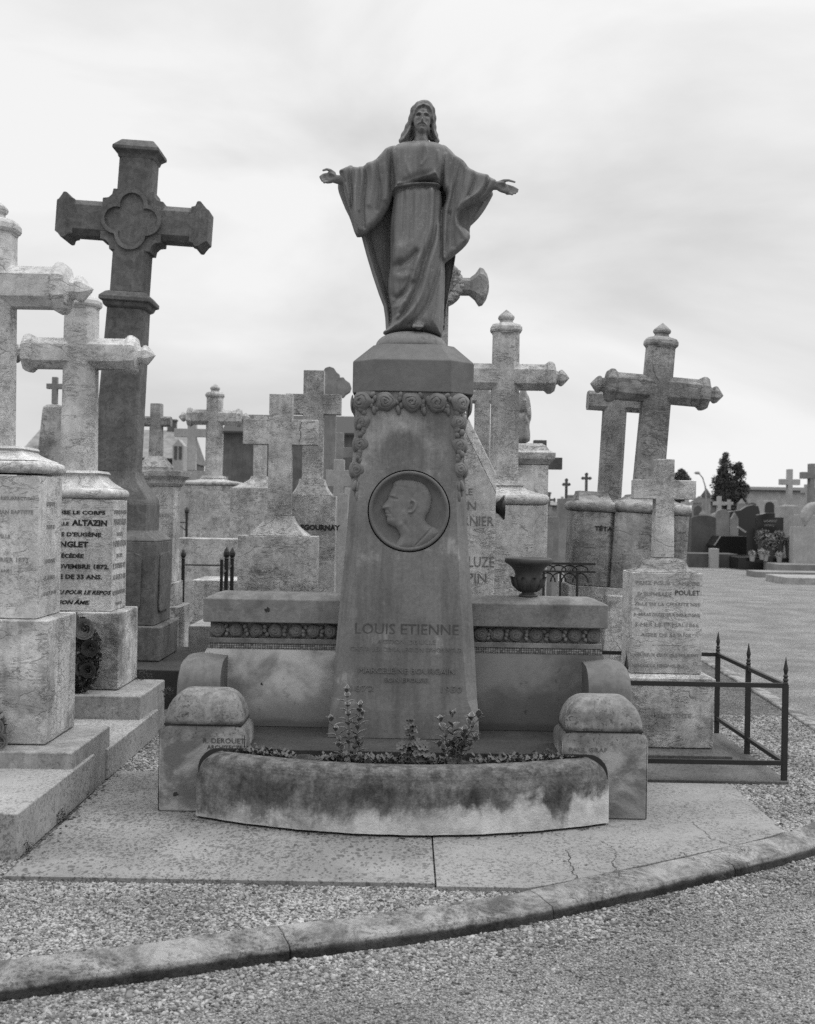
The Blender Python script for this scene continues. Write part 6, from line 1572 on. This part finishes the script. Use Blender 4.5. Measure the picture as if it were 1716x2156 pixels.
shrub('tall thin variegated shrub with pale-edged leaves at the left of the planter', (W(735, 1590, 5.63)[0], 5.63, .295), [(-.015, -.02, .345, 0), (.02, .0, .27, .03), (-.06, .02, .20, -.03), (.02, .02, .08, .03), (-.03, -.03, .09, -.02), (.04, -.02, .24, .02)], 'stem', 'leaf_rim', .050, 2)
shrub('bushy variegated shrub with pale-edged leaves at the right of the planter', (W(955, 1592, 5.62)[0], 5.62, .295), [(-.045, -.02, .215, -.02), (-.01, .0, .235, .0), (.05, .0, .225, .03), (.085, -.01, .235, .03), (.07, -.03, .13, .03), (-.05, -.03, .10, -.02), (.0, -.04, .12, .01), (.03, -.04, .17, .02)], 'stem', 'leaf_rim', .058, 6)
t = thing('plant', 'dark broad-leaved geranium in the middle of the planter', 'plant', (W(872, 1590, 5.60)[0], 5.60, .295))
g3 = random.Random(8); sm = MB(); lm = MB()
for i in range(85):
    a = g3.uniform(0, 6.28); r = g3.uniform(.01, .075); h = g3.uniform(.01, .14)*(1 - r*3); 
    if i < 8: a, r, h = g3.uniform(0, 6.28), g3.uniform(0, .03), g3.uniform(.15, .23); 
    p = Vector((r*math.cos(a) - (.02 if i < 8 else 0), r*math.sin(a)*.7, h)); sm.tube([(0, 0, 0), (p.x*.4, p.y*.4, h*.6), tuple(p)], .002, 5)
    R0 = g3.uniform(.014, .026); nrm = Vector((math.cos(a)*.6, math.sin(a)*.6 - .4, .7)).normalized(); u = nrm.orthogonal().normalized(); w_ = nrm.cross(u)
    ring = [p + (u*math.cos(q) + w_*math.sin(q))*R0*(1 + .18*math.sin(q*5)) + nrm*.004*math.sin(q*7) for q in np.linspace(0, 6.283, 20, endpoint=False)]
    lm.add([p - nrm*.004] + ring, [(0, j + 1, (j+1) % 20 + 1) for j in range(20)])
sm.obj('stems', 'leaf_dark', t); lm.obj('leaves', 'leaf_mid', t, smooth=True)
o = MB().box(-.006, .006, -.002, .002, -.02, .20).obj('plant_label_stick', 'far_mid', None); o.location = (W(752, 1560, 5.75)[0], 5.75, .32); o.rotation_euler = (0, R_(4), 0); o['label'] = 'thin pale stick upright in the soil beside the left shrub'; o['category'] = 'stick'

# litter: dead leaves and moss along the joints, stray stones on the paving
gl_ = random.Random(77); mb = MB()
for _ in range(260):
    q = gl_.random()
    if q < .55: y = gl_.uniform(4.8, 6.6); x = -1.60 + abs(gl_.gauss(0, .03)); z = .024
    elif q < .8: x = gl_.uniform(-1, 1); y = 5.38 + .288*x*x - abs(gl_.gauss(0, .012)); z = .024
    else: x = gl_.uniform(-1.5, 1.7); y = max(4.8, kerb_y(x) + .05) + abs(gl_.gauss(0, .35)); z = .026
    if q >= .8 and y > 5.30 and abs(x) < 1.25: continue
    l = gl_.uniform(.005, .014); a = gl_.uniform(0, 6.28); h = gl_.uniform(.001, .006)
    mb.add([(x, y, z), (x + l*math.cos(a), y + l*math.sin(a), z + h), (x + l*1.4*math.cos(a + .7), y + l*1.4*math.sin(a + .7), z + h*.6), (x + l*math.cos(a + 1.5), y + l*math.sin(a + 1.5), z + .002)], [(0, 1, 2, 3)])
struct(mb.obj('leaf_litter', 'leaf_dark'), 'stuff')
mb = MB()
for (cx, cy, cz, rr, nn) in ((-1.625, 5.62, .03, .045, 160), (-1.63, 5.12, .03, .03, 70), (-1.64, 6.1, .03, .03, 80), (-1.50, 7.55, .33, .04, 120), (-1.80, 8.2, .33, .06, 160)):
    leafball(mb, (cx, cy, cz), rr, nn, .008, gl_, 1.6)
struct(mb.obj('weeds', 'leaf_dark'), 'stuff')
